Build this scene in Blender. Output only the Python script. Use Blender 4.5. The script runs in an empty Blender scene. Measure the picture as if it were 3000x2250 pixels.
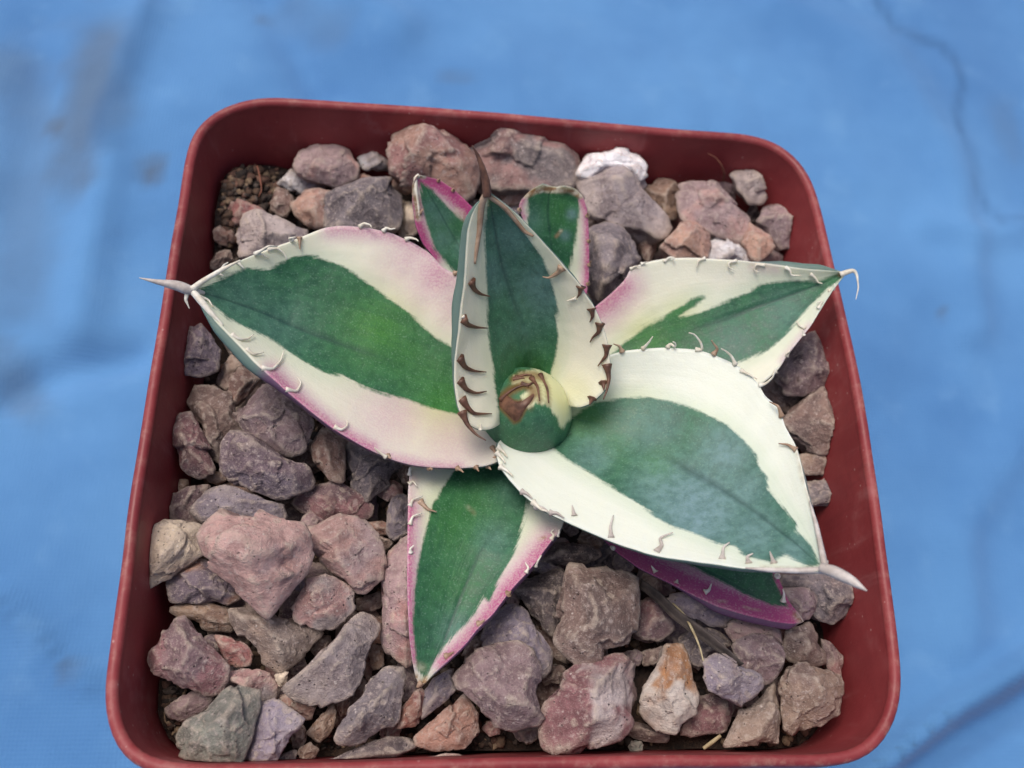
import bpy, bmesh, math, random, re
import numpy as np
from mathutils import Vector, Matrix
from mathutils.bvhtree import BVHTree

# ------------------------------------------------------------------ camera
MM = 0.001
RIM = 0.078                                   # height of the pot rim above the cloth
CX, CY, CZ, EL, YAW, ROLL, FPX = -0.0139, -0.0512, 0.1080 + RIM, 1.1089, 0.2512, 0.2608, 2853.4
sc = bpy.context.scene
col = sc.collection
fw = np.array([math.sin(YAW)*math.cos(EL), math.cos(YAW)*math.cos(EL), -math.sin(EL)])
rt0 = np.array([math.cos(YAW), -math.sin(YAW), 0.0]); up0 = np.cross(rt0, fw)
rt = rt0*math.cos(ROLL) + up0*math.sin(ROLL); up = -rt0*math.sin(ROLL) + up0*math.cos(ROLL)
CAM = np.array([CX, CY, CZ])
cam_d = bpy.data.cameras.new('camera'); cam = bpy.data.objects.new('camera', cam_d); col.objects.link(cam)
m = Matrix.Identity(4)
for i in range(3):
    m[i][0], m[i][1], m[i][2], m[i][3] = rt[i], up[i], -fw[i], CAM[i]
cam.matrix_world = m
cam_d.sensor_width = 36.0; cam_d.lens = 36.0*FPX/3000.0
cam_d.clip_start = 0.002; cam_d.clip_end = 50.0
cam_d.dof.use_dof = True; cam_d.dof.focus_distance = 0.114; cam_d.dof.aperture_fstop = 27.0
sc.camera = cam

# ------------------------------------------------------------------ light
SUN_EL, SUN_AZ = math.radians(69), math.radians(-54)      # azimuth clockwise from +Y
w = bpy.data.worlds.new('World'); sc.world = w; w.use_nodes = True
nt = w.node_tree; nt.nodes.clear()
sky = nt.nodes.new('ShaderNodeTexSky'); sky.sky_type = 'NISHITA'; sky.sun_disc = False
sky.sun_elevation = SUN_EL; sky.sun_rotation = SUN_AZ; sky.air_density = 1.0; sky.dust_density = 5.0; sky.ozone_density = 1.0
bgn = nt.nodes.new('ShaderNodeBackground'); bgn.inputs['Strength'].default_value = 0.098
wo = nt.nodes.new('ShaderNodeOutputWorld')
nt.links.new(sky.outputs[0], bgn.inputs['Color']); nt.links.new(bgn.outputs[0], wo.inputs['Surface'])
sun_d = bpy.data.lights.new('sun', 'SUN'); sun_d.energy = 1.5; sun_d.angle = math.radians(26); sun_d.color = (1.0, 0.95, 0.88)
sun = bpy.data.objects.new('sun', sun_d); col.objects.link(sun); sun.location = (-0.3, 0.4, 0.8)
sdir = Vector((math.sin(SUN_AZ)*math.cos(SUN_EL), math.cos(SUN_AZ)*math.cos(SUN_EL), math.sin(SUN_EL)))
sun.rotation_euler = sdir.to_track_quat('Z', 'Y').to_euler()
sc.view_settings.view_transform = 'Standard'; sc.view_settings.look = 'None'
sc.view_settings.exposure = 0.36; sc.view_settings.gamma = 1.0

# ------------------------------------------------------------------ helpers
def U(p, z):
    """photograph pixels (3000 x 2250) + height in mm relative to the rim -> points in the place"""
    p = np.asarray(p, float).reshape(-1, 2); z = np.broadcast_to(np.asarray(z, float), (len(p),))
    d = fw[None] + ((p[:, :1]-1500)/FPX)*rt[None] - ((p[:, 1:]-1125)/FPX)*up[None]
    t = (RIM + z*MM - CZ)/d[:, 2]
    return CAM[None] + d*t[:, None]
def RAY(p):
    d = fw + ((p[0]-1500)/FPX)*rt - ((p[1]-1125)/FPX)*up
    return d/np.linalg.norm(d)
def PX(X):
    d = X - CAM; z = d@fw
    return np.stack([1500 + FPX*(d@rt)/z, 1125 - FPX*(d@up)/z], 1)
CROP = {'n': (0, 0, 1.0), 'd': (0, 0, 1.35624), 'A': (400, 600, .49729), 'B': (1250, 400, .27125), 'C': (1250, 800, .36166), 'R4': (1650, 700, .42948),
        'R5': (1450, 1100, .51989), 'L5': (1100, 1300, .45220), '1': (500, 250, .45208), '2': (1500, 250, .49729), '3': (280, 900, .45208),
        '4': (280, 1500, .45208), '5': (1000, 1600, .45208), '6': (1700, 1500, .45208)}
def K(c, pts):
    x0, y0, f = CROP[c]
    return [(x0 + x*f, y0 + y*f) for x, y in pts]
def lin(r, g, b):
    f = lambda v: (v/255)/12.92 if v/255 <= .04045 else ((v/255+.055)/1.055)**2.4
    return (f(r), f(g), f(b))
def hashn(i, j, k, s):
    h = (i*374761393 + j*668265263 + k*2147483647 + s*1274126177) & 0xFFFFFFFF
    h = ((h ^ (h >> 13))*1274126177) & 0xFFFFFFFF
    return ((h ^ (h >> 16)) & 0xFFFF)/65535.0
def vnoise(P, s=0):
    I = np.floor(P).astype(np.int64); F = P - I; F = F*F*(3-2*F); out = 0
    for a in (0, 1):
        for b in (0, 1):
            for c in (0, 1):
                wt = (F[:, 0] if a else 1-F[:, 0])*(F[:, 1] if b else 1-F[:, 1])*(F[:, 2] if c else 1-F[:, 2])
                out = out + wt*hashn(I[:, 0]+a, I[:, 1]+b, I[:, 2]+c, s)
    return out*2-1
def fbm(P, s=0, o=4, g=.5):
    a, v = 1.0, 0
    for k in range(o):
        v = v + a*vnoise(P*(2.03**k)+k*17.3, s+k); a *= g
    return v
def sdf(q, poly):
    """signed distance in pixels, positive inside"""
    poly = np.asarray(poly, float); d = np.full(len(q), 1e9); ins = np.zeros(len(q), bool)
    for i in range(len(poly)):
        a, b = poly[i], poly[(i+1) % len(poly)]
        e = b-a; wv = q-a; t = np.clip((wv@e)/(e@e+1e-9), 0, 1)
        d = np.minimum(d, np.linalg.norm(wv-t[:, None]*e, axis=1))
        c = ((a[1] > q[:, 1]) != (b[1] > q[:, 1])) & (q[:, 0] < (b[0]-a[0])*(q[:, 1]-a[1])/(b[1]-a[1]+1e-12)+a[0])
        ins ^= c
    return np.where(ins, d, -d)
def seg(q, line):
    d = np.full(len(q), 1e9)
    for a, b in zip(line[:-1], line[1:]):
        a = np.array(a, float); e = np.array(b, float)-a; t = np.clip(((q-a)@e)/(e@e+1e-9), 0, 1)
        d = np.minimum(d, np.linalg.norm(q-a-t[:, None]*e, axis=1))
    return d
def sstep(x, a, b):
    t = np.clip((x-a)/(b-a), 0, 1); return t*t*(3-2*t)
def resample(P, n, smooth=2):
    P = np.asarray(P, float)
    l = np.r_[0, np.cumsum(np.linalg.norm(np.diff(P, axis=0), axis=1))]; l /= l[-1]
    t = np.linspace(0, 1, n); Q = np.stack([np.interp(t, l, P[:, k]) for k in range(P.shape[1])], 1)
    for _ in range(smooth):
        Q[1:-1] = .25*Q[:-2]+.5*Q[1:-1]+.25*Q[2:]
    return Q
def attr(me, name, vals):
    a = me.attributes.new(name, 'FLOAT', 'POINT'); a.data.foreach_set('value', np.asarray(vals, np.float32))
def cattr(me, name, vals):
    a = me.attributes.new(name, 'FLOAT_COLOR', 'POINT'); v = np.c_[vals, np.ones(len(vals))]
    a.data.foreach_set('color', np.asarray(v, np.float32).ravel())
def mesh_obj(name, V, F, mat, parent=None, origin=None, smooth=True):
    o0 = np.zeros(3) if origin is None else np.asarray(origin, float)
    me = bpy.data.meshes.new(name); W = np.ascontiguousarray(np.asarray(V, float)-o0, np.float32)
    cnt = np.fromiter((len(f) for f in F), np.int32, len(F)); idx = np.fromiter((i for f in F for i in f), np.int32, int(cnt.sum()))
    me.vertices.add(len(W)); me.vertices.foreach_set('co', W.ravel()); me.loops.add(len(idx)); me.loops.foreach_set('vertex_index', idx)
    me.polygons.add(len(cnt)); me.polygons.foreach_set('loop_start', np.r_[0, np.cumsum(cnt)[:-1]].astype(np.int32)); me.update(calc_edges=True)
    if smooth: me.polygons.foreach_set('use_smooth', np.ones(len(me.polygons), bool))
    if mat: me.materials.append(mat)
    o = bpy.data.objects.new(name, me); col.objects.link(o)
    if parent is not None: o.parent = parent
    elif origin is not None: o.location = o0
    return o
def tag(o, label, cat=None, group=None, kind=None):
    o['label'] = label
    if cat: o['category'] = cat
    if group: o['group'] = group
    if kind: o['kind'] = kind
    return o
def empty(name, loc):
    o = bpy.data.objects.new(name, None); col.objects.link(o); o.location = loc; o.empty_display_size = .01; return o
def tube_geo(P, rad, n=8, flat=None):
    P = np.asarray(P, float); N = len(P); rad = np.broadcast_to(rad, (N,)); V, F = [], []
    T = np.gradient(P, axis=0); T /= np.linalg.norm(T, axis=1)[:, None]+1e-12
    ref = np.array([0, 0, 1.]) if abs(T[0][2]) < .9 else np.array([1., 0, 0])
    a = np.cross(T[0], ref); a /= np.linalg.norm(a)
    for i in range(N):
        a = a - T[i]*(a@T[i]); a /= np.linalg.norm(a); b = np.cross(T[i], a)
        for k in range(n):
            t = 2*math.pi*k/n; V.append(P[i]+rad[i]*(math.cos(t)*a+math.sin(t)*b))
    for i in range(N-1):
        for k in range(n):
            F.append((i*n+k, i*n+(k+1) % n, (i+1)*n+(k+1) % n, (i+1)*n+k))
    F.append(tuple(range(n-1, -1, -1))); F.append(tuple(range((N-1)*n, N*n)))
    return np.array(V), F

# ------------------------------------------------------------------ materials
class NB:
    """small node-graph helper"""
    def __init__(s, name):
        s.m = bpy.data.materials.new(name); s.m.use_nodes = True; s.t = s.m.node_tree; s.t.nodes.clear()
        s.out = s.n('ShaderNodeOutputMaterial'); s.bsdf = s.n('ShaderNodeBsdfPrincipled'); s.t.links.new(s.bsdf.outputs[0], s.out.inputs[0])
        s.tc = s.n('ShaderNodeTexCoord').outputs['Object']
    def n(s, k): return s.t.nodes.new(k)
    def l(s, a, b):
        if isinstance(a, bpy.types.NodeSocket): s.t.links.new(a, b)
        else: b.default_value = a if not (isinstance(a, tuple) and len(a) == 3 and len(b.default_value) == 4) else (*a, 1)
    def attr(s, name, colr=False):
        a = s.n('ShaderNodeAttribute'); a.attribute_name = name; return a.outputs['Color' if colr else 'Fac']
    def noise(s, scale, detail=3, rough=.55, vec=None, dist=0.0):
        a = s.n('ShaderNodeTexNoise'); a.inputs['Scale'].default_value = scale; a.inputs['Detail'].default_value = detail
        a.inputs['Roughness'].default_value = rough; a.inputs['Distortion'].default_value = dist; s.l(vec or s.tc, a.inputs['Vector']); return a.outputs['Fac']
    def voro(s, scale, feature='F1', vec=None, out='Distance'):
        a = s.n('ShaderNodeTexVoronoi'); a.feature = feature; a.inputs['Scale'].default_value = scale; s.l(vec or s.tc, a.inputs['Vector']); return a.outputs[out]
    def math(s, op, a, b=0.0, c=None, clamp=False):
        x = s.n('ShaderNodeMath'); x.operation = op; x.use_clamp = clamp; s.l(a, x.inputs[0]); s.l(b, x.inputs[1])
        if c is not None: s.l(c, x.inputs[2])
        return x.outputs[0]
    def ramp(s, v, a, b, lo=0.0, hi=1.0, smooth=True):
        x = s.n('ShaderNodeMapRange'); x.interpolation_type = 'SMOOTHSTEP' if smooth else 'LINEAR'
        for i, q in enumerate((v, a, b, lo, hi)): s.l(q, x.inputs[i])
        return x.outputs[0]
    def mix(s, f, a, b, mode='MIX'):
        x = s.n('ShaderNodeMix'); x.data_type = 'RGBA'; x.blend_type = mode; s.l(f, x.inputs[0]); s.l(a, x.inputs[6]); s.l(b, x.inputs[7]); return x.outputs[2]
    def bump(s, h, dist, strength=1.0, nrm=None):
        x = s.n('ShaderNodeBump'); x.inputs['Distance'].default_value = dist; x.inputs['Strength'].default_value = strength; s.l(h, x.inputs['Height'])
        if nrm is not None: s.l(nrm, x.inputs['Normal'])
        return x.outputs[0]
    def fin(s, color=None, rough=None, normal=None, **kw):
        if color is not None: s.l(color, s.bsdf.inputs['Base Color'])
        if rough is not None: s.l(rough, s.bsdf.inputs['Roughness'])
        if normal is not None: s.l(normal, s.bsdf.inputs['Normal'])
        for k, v in kw.items(): s.l(v, s.bsdf.inputs[k.replace('_', ' ')])
        return s.m

def mat_cloth():
    b = NB('blue_cotton_cloth')
    st, dk = b.attr('stain_tone'), b.attr('water_fold_shade')
    n1 = b.noise(9, 5, .6); n2 = b.noise(60, 4); n3 = b.noise(900, 2)
    c = b.mix(b.ramp(n1, .3, .7), lin(70, 121, 175), lin(95, 148, 199))
    c = b.mix(b.ramp(n2, .55, .75, 0, .35), c, lin(112, 160, 204))
    c = b.mix(b.math('MULTIPLY', st, b.ramp(n2, .2, .6, .6, 1.0)), c, lin(84, 100, 118))
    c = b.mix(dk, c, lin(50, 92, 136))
    wv = b.n('ShaderNodeTexWave'); wv.wave_type = 'BANDS'; wv.bands_direction = 'X'; wv.inputs['Scale'].default_value = 420; wv.inputs['Distortion'].default_value = 1.2; b.l(b.tc, wv.inputs['Vector'])
    wv2 = b.n('ShaderNodeTexWave'); wv2.wave_type = 'BANDS'; wv2.bands_direction = 'Y'; wv2.inputs['Scale'].default_value = 420; wv2.inputs['Distortion'].default_value = 1.2; b.l(b.tc, wv2.inputs['Vector'])
    wh = b.math('ADD', wv.outputs['Fac'], wv2.outputs['Fac'])
    c = b.mix(b.ramp(wh, .2, 1.8, .16, 0), c, lin(40, 90, 160))
    h = b.math('ADD', b.math('MULTIPLY', wh, .25), b.math('MULTIPLY', n3, .4))
    return b.fin(c, .92, b.bump(h, .0004, .6), Sheen_Weight=.15)
def mat_plastic():
    b = NB('terracotta_red_plastic')
    ew = b.attr('edge')
    n1 = b.noise(70, 5, .6); n2 = b.noise(600, 4); n3 = b.noise(2500, 2)
    c = b.mix(b.ramp(n1, .3, .7), lin(126, 47, 51), lin(148, 61, 63))
    dust = b.math('MULTIPLY', b.ramp(n1, .5, .75), b.ramp(n2, .35, .7))
    c = b.mix(b.math('MULTIPLY', dust, .28), c, lin(196, 160, 158))
    mp = b.n('ShaderNodeMapping'); mp.inputs['Scale'].default_value = (1, 1, .12); b.l(b.tc, mp.inputs[0])
    run = b.noise(420, 5, .65, mp.outputs[0])
    c = b.mix(b.ramp(run, .55, .78, 0, .30), c, lin(176, 120, 120))
    c = b.mix(b.ramp(run, .45, .22, 0, .30), c, lin(92, 34, 40))
    spk = b.math('MULTIPLY', b.ramp(b.voro(700), .06, .13, 1, 0), b.ramp(n1, .45, .6))
    c = b.mix(b.math('MULTIPLY', spk, .5), c, lin(206, 176, 170))
    wear = b.math('MULTIPLY', ew, b.ramp(b.noise(500, 6, .7), .45, .75))
    c = b.mix(b.math('MULTIPLY', wear, .42), c, lin(206, 168, 150))
    return b.fin(c, b.ramp(n1, .3, .7, .42, .6), b.bump(b.math('ADD', n2, b.math('MULTIPLY', n3, .3)), .00012, .5), Specular_IOR_Level=.4)
def mat_leaf():
    b = NB('variegated_leaf_skin')
    g, pk, yg, bl, bot, dry, rib, iv, su, sv = (b.attr(k) for k in ('green', 'pink', 'lime', 'bloom', 'under', 'dry', 'rib', 'ivory', 'across', 'along'))
    am = b.attr('amber')
    fine = b.noise(4200, 3, .6); med = b.noise(900, 5, .65); big = b.noise(150, 3); edge = b.noise(2200, 4, .65)
    cv = b.n('ShaderNodeCombineXYZ'); b.l(b.math('MULTIPLY', su, 16.0), cv.inputs[0]); b.l(b.math('MULTIPLY', sv, 2.2), cv.inputs[1]); b.l(iv, cv.inputs[2])
    streak = b.noise(1.0, 4, .6, cv.outputs[0])
    gj = b.math('ADD', g, b.math('MULTIPLY', b.math('SUBTRACT', edge, .5), 13.0))
    gj = b.math('ADD', gj, b.math('MULTIPLY', b.math('SUBTRACT', big, .5), 14.0))
    gj = b.math('ADD', gj, b.math('MULTIPLY', b.math('SUBTRACT', streak, .5), 26.0))
    gm = b.ramp(gj, -6, 6)
    cream = b.mix(iv, lin(220, 224, 212), lin(224, 216, 190))
    cream = b.mix(b.ramp(streak, .4, .75, 0, .12), cream, lin(200, 206, 186))
    cream = b.mix(b.ramp(gj, -60, 0, 0, .34), cream, lin(172, 194, 164))
    cream = b.mix(b.math('MULTIPLY', yg, .8), cream, lin(196, 198, 118))
    green = b.mix(b.ramp(med, .35, .68), lin(34, 83, 57), lin(50, 106, 69))
    green = b.mix(b.ramp(streak, .45, .8, 0, .24), green, lin(80, 122, 100))
    green = b.mix(b.math('MULTIPLY', yg, b.math('MULTIPLY', b.ramp(fine, .3, .7, .55, 1.0), b.ramp(streak, .3, .65, .6, 1.0))), green, lin(68, 134, 36))
    green = b.mix(b.math('MULTIPLY', bl, b.ramp(med, .3, .7, .55, 1.0)), green, lin(122, 150, 160))
    green = b.mix(b.ramp(fine, .54, .72, 0, .34), green, lin(132, 164, 146))
    green = b.mix(b.math('MULTIPLY', rib, .5), green, lin(22, 52, 52))
    pg = b.math('MULTIPLY', pk, b.ramp(fine, .25, .75, .62, 1.15))
    pinkc = b.mix(b.ramp(pk, .5, 1.2), lin(192, 146, 168), lin(174, 72, 124))
    cr = b.mix(b.math('MINIMUM', pg, 1.0), cream, pinkc)
    c = b.mix(gm, cr, green)
    c = b.mix(b.ramp(bot, .10, .3, 0, .9), c, b.mix(b.math('MINIMUM', pk, 1.0), lin(62, 98, 94), lin(80, 58, 88)))
    c = b.mix(b.math('MULTIPLY', dry, b.ramp(edge, .25, .55, .6, 1.0)), c, b.mix(b.ramp(med, .4, .6), lin(150, 118, 86), lin(214, 202, 182)))
    c = b.mix(am, c, lin(112, 72, 30))
    h = b.math('ADD', b.math('MULTIPLY', fine, .5), b.math('ADD', b.math('MULTIPLY', med, .8), b.math('MULTIPLY', streak, .7)))
    return b.fin(c, b.ramp(med, .3, .7, .42, .6), b.bump(h, .00011, .6), Subsurface_Weight=.3, Subsurface_Radius=(.0020, .0016, .0010), Subsurface_Scale=1.0, Specular_IOR_Level=.42)
def mat_simple(name, c1, c2, scale, rough=.6, bd=.0001, sss=0.0):
    b = NB(name); n = b.noise(scale, 4, .6)
    return b.fin(b.mix(b.ramp(n, .3, .7), c1, c2), rough, b.bump(n, bd, .7), Subsurface_Weight=sss, Subsurface_Radius=(.0006, .0005, .0004), Subsurface_Scale=1.0)
def mat_stone():
    b = NB('quarried_stone')
    c = b.attr('col', True); oi = b.n('ShaderNodeObjectInfo')
    va = b.n('ShaderNodeVectorMath'); va.operation = 'ADD'; b.l(b.tc, va.inputs[0])
    cb = b.n('ShaderNodeCombineXYZ'); b.l(oi.outputs['Random'], cb.inputs[0]); b.l(b.math('MULTIPLY', oi.outputs['Random'], 7.3), cb.inputs[1]); b.l(cb.outputs[0], va.inputs[1])
    v = va.outputs[0]
    n1 = b.noise(420, 7, .7, v); n2 = b.noise(1400, 6, .75, v); n3 = b.noise(5200, 3, .6, v)
    c = b.mix(b.ramp(n1, .38, .64, 0, .75), c, b.mix(1.0, c, (.48, .44, .45), 'MULTIPLY'))
    c = b.mix(b.ramp(n2, .5, .68, 0, .62), c, lin(212, 194, 186))
    c = b.mix(b.ramp(n3, .54, .72, 0, .42), c, lin(210, 196, 186))
    dots = b.voro(1500, 'F1', v); dr = b.noise(700, 2, .5, v)
    dm = b.math('MULTIPLY', b.ramp(dots, .10, .22, 1, 0), b.ramp(dr, .48, .6))
    c = b.mix(b.math('MULTIPLY', dm, .75), c, lin(40, 34, 36))
    va2 = b.n('ShaderNodeVectorMath'); va2.operation = 'ADD'; b.l(v, va2.inputs[0]); va2.inputs[1].default_value = (3.1, 1.7, 9.2)
    w2 = b.voro(1100, 'F1', va2.outputs[0]); wr = b.noise(520, 2, .5, va2.outputs[0])
    wm = b.math('MULTIPLY', b.ramp(w2, .08, .2, 1, 0), b.ramp(wr, .5, .62))
    c = b.mix(b.math('MULTIPLY', wm, .7), c, lin(226, 214, 208))
    w3 = b.voro(420, 'F1', va2.outputs[0]); fk = b.math('MULTIPLY', b.ramp(b.math('ADD', w3, b.math('MULTIPLY', b.math('SUBTRACT', n2, .5), .5)), .06, .2, 1, 0), b.ramp(b.noise(260, 2, .5, v), .45, .6))
    c = b.mix(b.math('MULTIPLY', fk, .6), c, lin(216, 198, 190))
    geo = b.n('ShaderNodeNewGeometry'); pt = geo.outputs['Pointiness']
    c = b.mix(b.math('MULTIPLY', b.ramp(pt, .505, .56), b.ramp(n2, .3, .6, .15, .6)), c, lin(206, 188, 172))
    h = b.math('ADD', b.math('MULTIPLY', n1, .3), b.math('ADD', b.math('MULTIPLY', n2, .5), b.math('MULTIPLY', n3, .22)))
    h = b.math('SUBTRACT', h, b.math('MULTIPLY', dm, .25))
    return b.fin(c, b.ramp(n2, .3, .7, .5, .78), b.bump(h, .0010, .9), Specular_IOR_Level=.5)
def mat_soil():
    b = NB('peaty_potting_soil')
    n1 = b.noise(300, 5, .7); n2 = b.noise(1500, 5, .7)
    c = b.mix(b.ramp(n1, .35, .65), lin(34, 26, 24), lin(70, 52, 42))
    c = b.mix(b.ramp(n2, .55, .75, 0, .6), c, lin(118, 88, 66))
    return b.fin(c, .95, b.bump(b.math('ADD', n1, n2), .001, .9))
def mat_grain():
    b = NB('soil_grain'); c = b.attr('col', True); n = b.noise(2500, 4)
    return b.fin(b.mix(b.ramp(n, .3, .7, 0, .5), c, (.03, .022, .018)), .9, b.bump(n, .0002, .8))
M_CLOTH, M_PLAST, M_LEAF, M_STONE, M_SOIL, M_GRAIN = mat_cloth(), mat_plastic(), mat_leaf(), mat_stone(), mat_soil(), mat_grain()
M_BROWN = mat_simple('brown_thorn', lin(74, 46, 34), lin(116, 80, 62), 900, .5)
M_TAN = mat_simple('tan_thorn', lin(140, 110, 88), lin(176, 150, 128), 700, .5)
M_WHITE = mat_simple('white_thorn', lin(204, 194, 174), lin(232, 228, 216), 900, .45)
M_GREYT = mat_simple('grey_horn', lin(168, 156, 148), lin(206, 198, 192), 600, .5)
M_DEAD = mat_simple('withered_leaf', lin(44, 38, 38), lin(84, 74, 70), 500, .8, .0004)
M_STRAW = mat_simple('dry_straw', lin(150, 132, 100), lin(190, 176, 140), 800, .7)
M_ROOT = mat_simple('dry_root', lin(120, 74, 58), lin(156, 100, 80), 900, .7)

# ------------------------------------------------------------------ the cloth
def build_cloth():
    n = 300; xs = np.linspace(-1, 1, n); xs = .32*xs + 1.2*xs**7; X, Y = np.meshgrid(xs, xs + .03); P = np.c_[X.ravel(), Y.ravel(), np.zeros(n*n)]
    q = PX(P)
    d0 = np.maximum(np.maximum(abs(P[:, 0]), abs(P[:, 1]))-.036, 0)
    wgt = sstep(d0, 0, .03)
    z = 2.6*MM*fbm(P*np.array([9, 9, 1]), 3, 3) + 1.5*MM*fbm(P*np.array([26, 26, 1]), 9, 4, .55)
    # soft creases and folds: (line in photo pixels, height mm, half width px)
    for line, hgt, wd in CREASES:
        z = z + hgt*MM*np.exp(-(seg(q + 30*np.c_[fbm(P*35, 51, 2), fbm(P*35, 61, 2)], line)/(.7*wd))**2)
    P[:, 2] = z*wgt - (1-wgt)*.0 ; P[:, 2] -= P[:, 2].min()*0
    F = [(j*n+i, j*n+i+1, (j+1)*n+i+1, (j+1)*n+i) for j in range(n-1) for i in range(n-1)]
    o = mesh_obj('cloth', P, F, M_CLOTH)
    st = np.zeros(len(P))
    for kind, pts, wd, amt in STAIN_TONES:
        d = seg(q, pts) if len(pts) > 1 else np.linalg.norm(q-np.array(pts[0]), axis=1)
        d = d*(1+.35*fbm(P*130, 5, 3))
        st = np.maximum(st, amt*(1-sstep(d, .15*wd, wd)))
    water_fold_shade = np.zeros(len(P))
    for pts, wd, amt in WATER_FOLD_SHADE:
        d = seg(q + 22*np.c_[fbm(P*60, 21, 3), fbm(P*60, 31, 3)], pts); water_fold_shade = np.maximum(water_fold_shade, amt*(1-sstep(d, 0, wd)))
    attr(o.data, 'stain_tone', st); attr(o.data, 'water_fold_shade', water_fold_shade)
    return tag(o, 'rumpled blue cotton cloth with faint stains under the pot', kind='structure')
CREASES = [(K('d', [(330, 30), (260, 200), (230, 420), (160, 700)]), 3.2, 100), (K('d', [(90, 60), (60, 300), (20, 500)]), -2.0, 110),
           (K('d', [(560, 0), (640, 120), (700, 200)]), -4.0, 90), (K('d', [(760, 0), (860, 90)]), 3.0, 80),
           (K('d', [(1820, 1700), (2010, 1560), (2212, 1440), (2400, 1340)]), 5.5, 55), (K('d', [(1900, 1720), (2080, 1600), (2260, 1500)]), -4.0, 55),
           (K('d', [(0, 860), (140, 790), (300, 760)]), -3.5, 70), (K('d', [(1700, 0), (1900, 150), (2050, 330), (2100, 700)]), 2.5, 90),
           (K('d', [(1990, 480), (2100, 520), (2212, 500)]), 2.0, 60), (K('d', [(2212, 900), (2080, 1150), (2100, 1400)]), 2.5, 90),
           (K('d', [(0, 1290), (120, 1400), (210, 1480)]), 2.2, 50)]
STAIN_TONES = [('s', K('d', [(230, 120), (200, 260), (160, 380)]), 150, .75), ('s', K('d', [(40, 180), (60, 420), (40, 640)]), 180, .42), ('s', K('d', [(330, 390)]), 60, .9), ('s', K('d', [(345, 365)]), 40, .8),
          ('s', K('d', [(130, 290)]), 60, .9), ('s', K('d', [(0, 760), (40, 860)]), 110, .45), ('s', K('d', [(150, 1450)]), 55, .6), ('s', K('d', [(2030, 680)]), 26, .7),
          ('s', K('d', [(640, 30), (720, 80)]), 90, .3), ('s', K('d', [(570, 40)]), 30, .5), ('s', K('d', [(2160, 250), (2190, 330)]), 60, .3), ('s', K('d', [(960, 185), (1010, 190)]), 30, .35)]  # stain spots, with broader grey tones along the left side
WATER_FOLD_SHADE = [(K('d', [(1880, 0), (1930, 70), (2030, 100), (2060, 150), (2070, 240), (2085, 300)]), 26, .6), (K('d', [(2085, 300), (2110, 400), (2140, 480)]), 24, .4), (K('d', [(2140, 480), (2212, 470)]), 20, .3),
       (K('d', [(340, 20), (290, 150), (250, 260), (235, 330)]), 60, .55), (K('d', [(2212, 1490), (2090, 1580), (1960, 1660)]), 110, .45), (K('d', [(0, 1300), (110, 1400), (180, 1470)]), 18, .4)]  # water line top right; fold shadows upper left and lower right painted in
build_cloth()

# ------------------------------------------------------------------ the pot
RIMPX = [(467.6, 900), (436, 1081), (402, 1298), (370, 1478), (352, 1650), (341, 1726), (314, 1907), (297, 2020), (299, 2085), (320, 2165), (356, 2225), (420, 2262), (520, 2280),
         (800, 2276), (1200, 2266), (1600, 2256), (2000, 2250), (2200, 2247), (2400, 2247), (2491, 2241), (2554, 2219), (2600, 2169), (2631, 2106), (2647, 2033), (2645, 1952), (2627, 1794), (2604, 1636), (2588, 1500), (2554, 1280), (2519, 1075),
         (2475, 882), (2440, 732), (2405, 588), (2380, 514), (2335, 454), (2271, 409), (2186, 387), (1997, 374), (1798, 357), (1500, 328), (1178, 302), (952, 288), (816, 279), (753, 279), (690, 295), (631, 318), (581, 358), (552, 404), (536, 476), (520, 589), (500, 693)]
def outline(n=260):
    P = U(RIMPX, 0)[:, :2]; P = np.r_[P, P[:1]]
    l = np.r_[0, np.cumsum(np.linalg.norm(np.diff(P, axis=0), axis=1))]
    t = np.linspace(0, l[-1], n, endpoint=False); Q = np.stack([np.interp(t, l, P[:, k]) for k in (0, 1)], 1)
    for _ in range(4): Q = .25*np.roll(Q, 1, 0)+.5*Q+.25*np.roll(Q, -1, 0)
    return Q
OUT = outline()
TAN = np.roll(OUT, -1, 0)-np.roll(OUT, 1, 0); TAN /= np.linalg.norm(TAN, axis=1)[:, None]
NRM = np.stack([-TAN[:, 1], TAN[:, 0]], 1)
if ((OUT.mean(0)-OUT)*NRM).sum() < 0: NRM = -NRM                  # pointing inwards
CEN = OUT.mean(0)
def ring(off, z):
    """the rim outline pushed inwards by OFF mm (shrinking towards the middle once it gets large)"""
    Q = OUT + NRM*min(off, 3.0)*MM
    if off > 3.0: Q = CEN + (Q-CEN)*(1-(off-3.0)*MM/.041)
    return np.c_[Q, np.full(len(Q), RIM+z*MM)]
def rings_mesh(name, prof, edge, mat, parent, closed, origin, cap=True):
    n = len(OUT); V = np.concatenate([ring(*p) for p in prof]); F = []
    k = len(prof); rng = range(k if closed else k-1)
    for i in rng:
        j = (i+1) % k
        for a in range(n): F.append((i*n+a, i*n+(a+1) % n, j*n+(a+1) % n, j*n+a))
    if not closed and cap: F.append(tuple((k-1)*n+a for a in range(n)))
    wob = fbm(V*np.array([60, 60, 60]), 71, 3)*.10*MM
    V[:, :2] += (V[:, :2]-CEN)/np.linalg.norm(V[:, :2]-CEN, axis=1)[:, None]*wob[:, None]
    o = mesh_obj(name, V, F, mat, parent, origin); attr(o.data, 'edge', np.repeat(edge, n)); return o
pot = empty('square_pot', (CEN[0], CEN[1], 0.0)); PO = np.array([CEN[0], CEN[1], 0.0])
tag(pot, 'square terracotta-red plastic plant pot with rounded corners and worn rim', 'plant pot')
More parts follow.
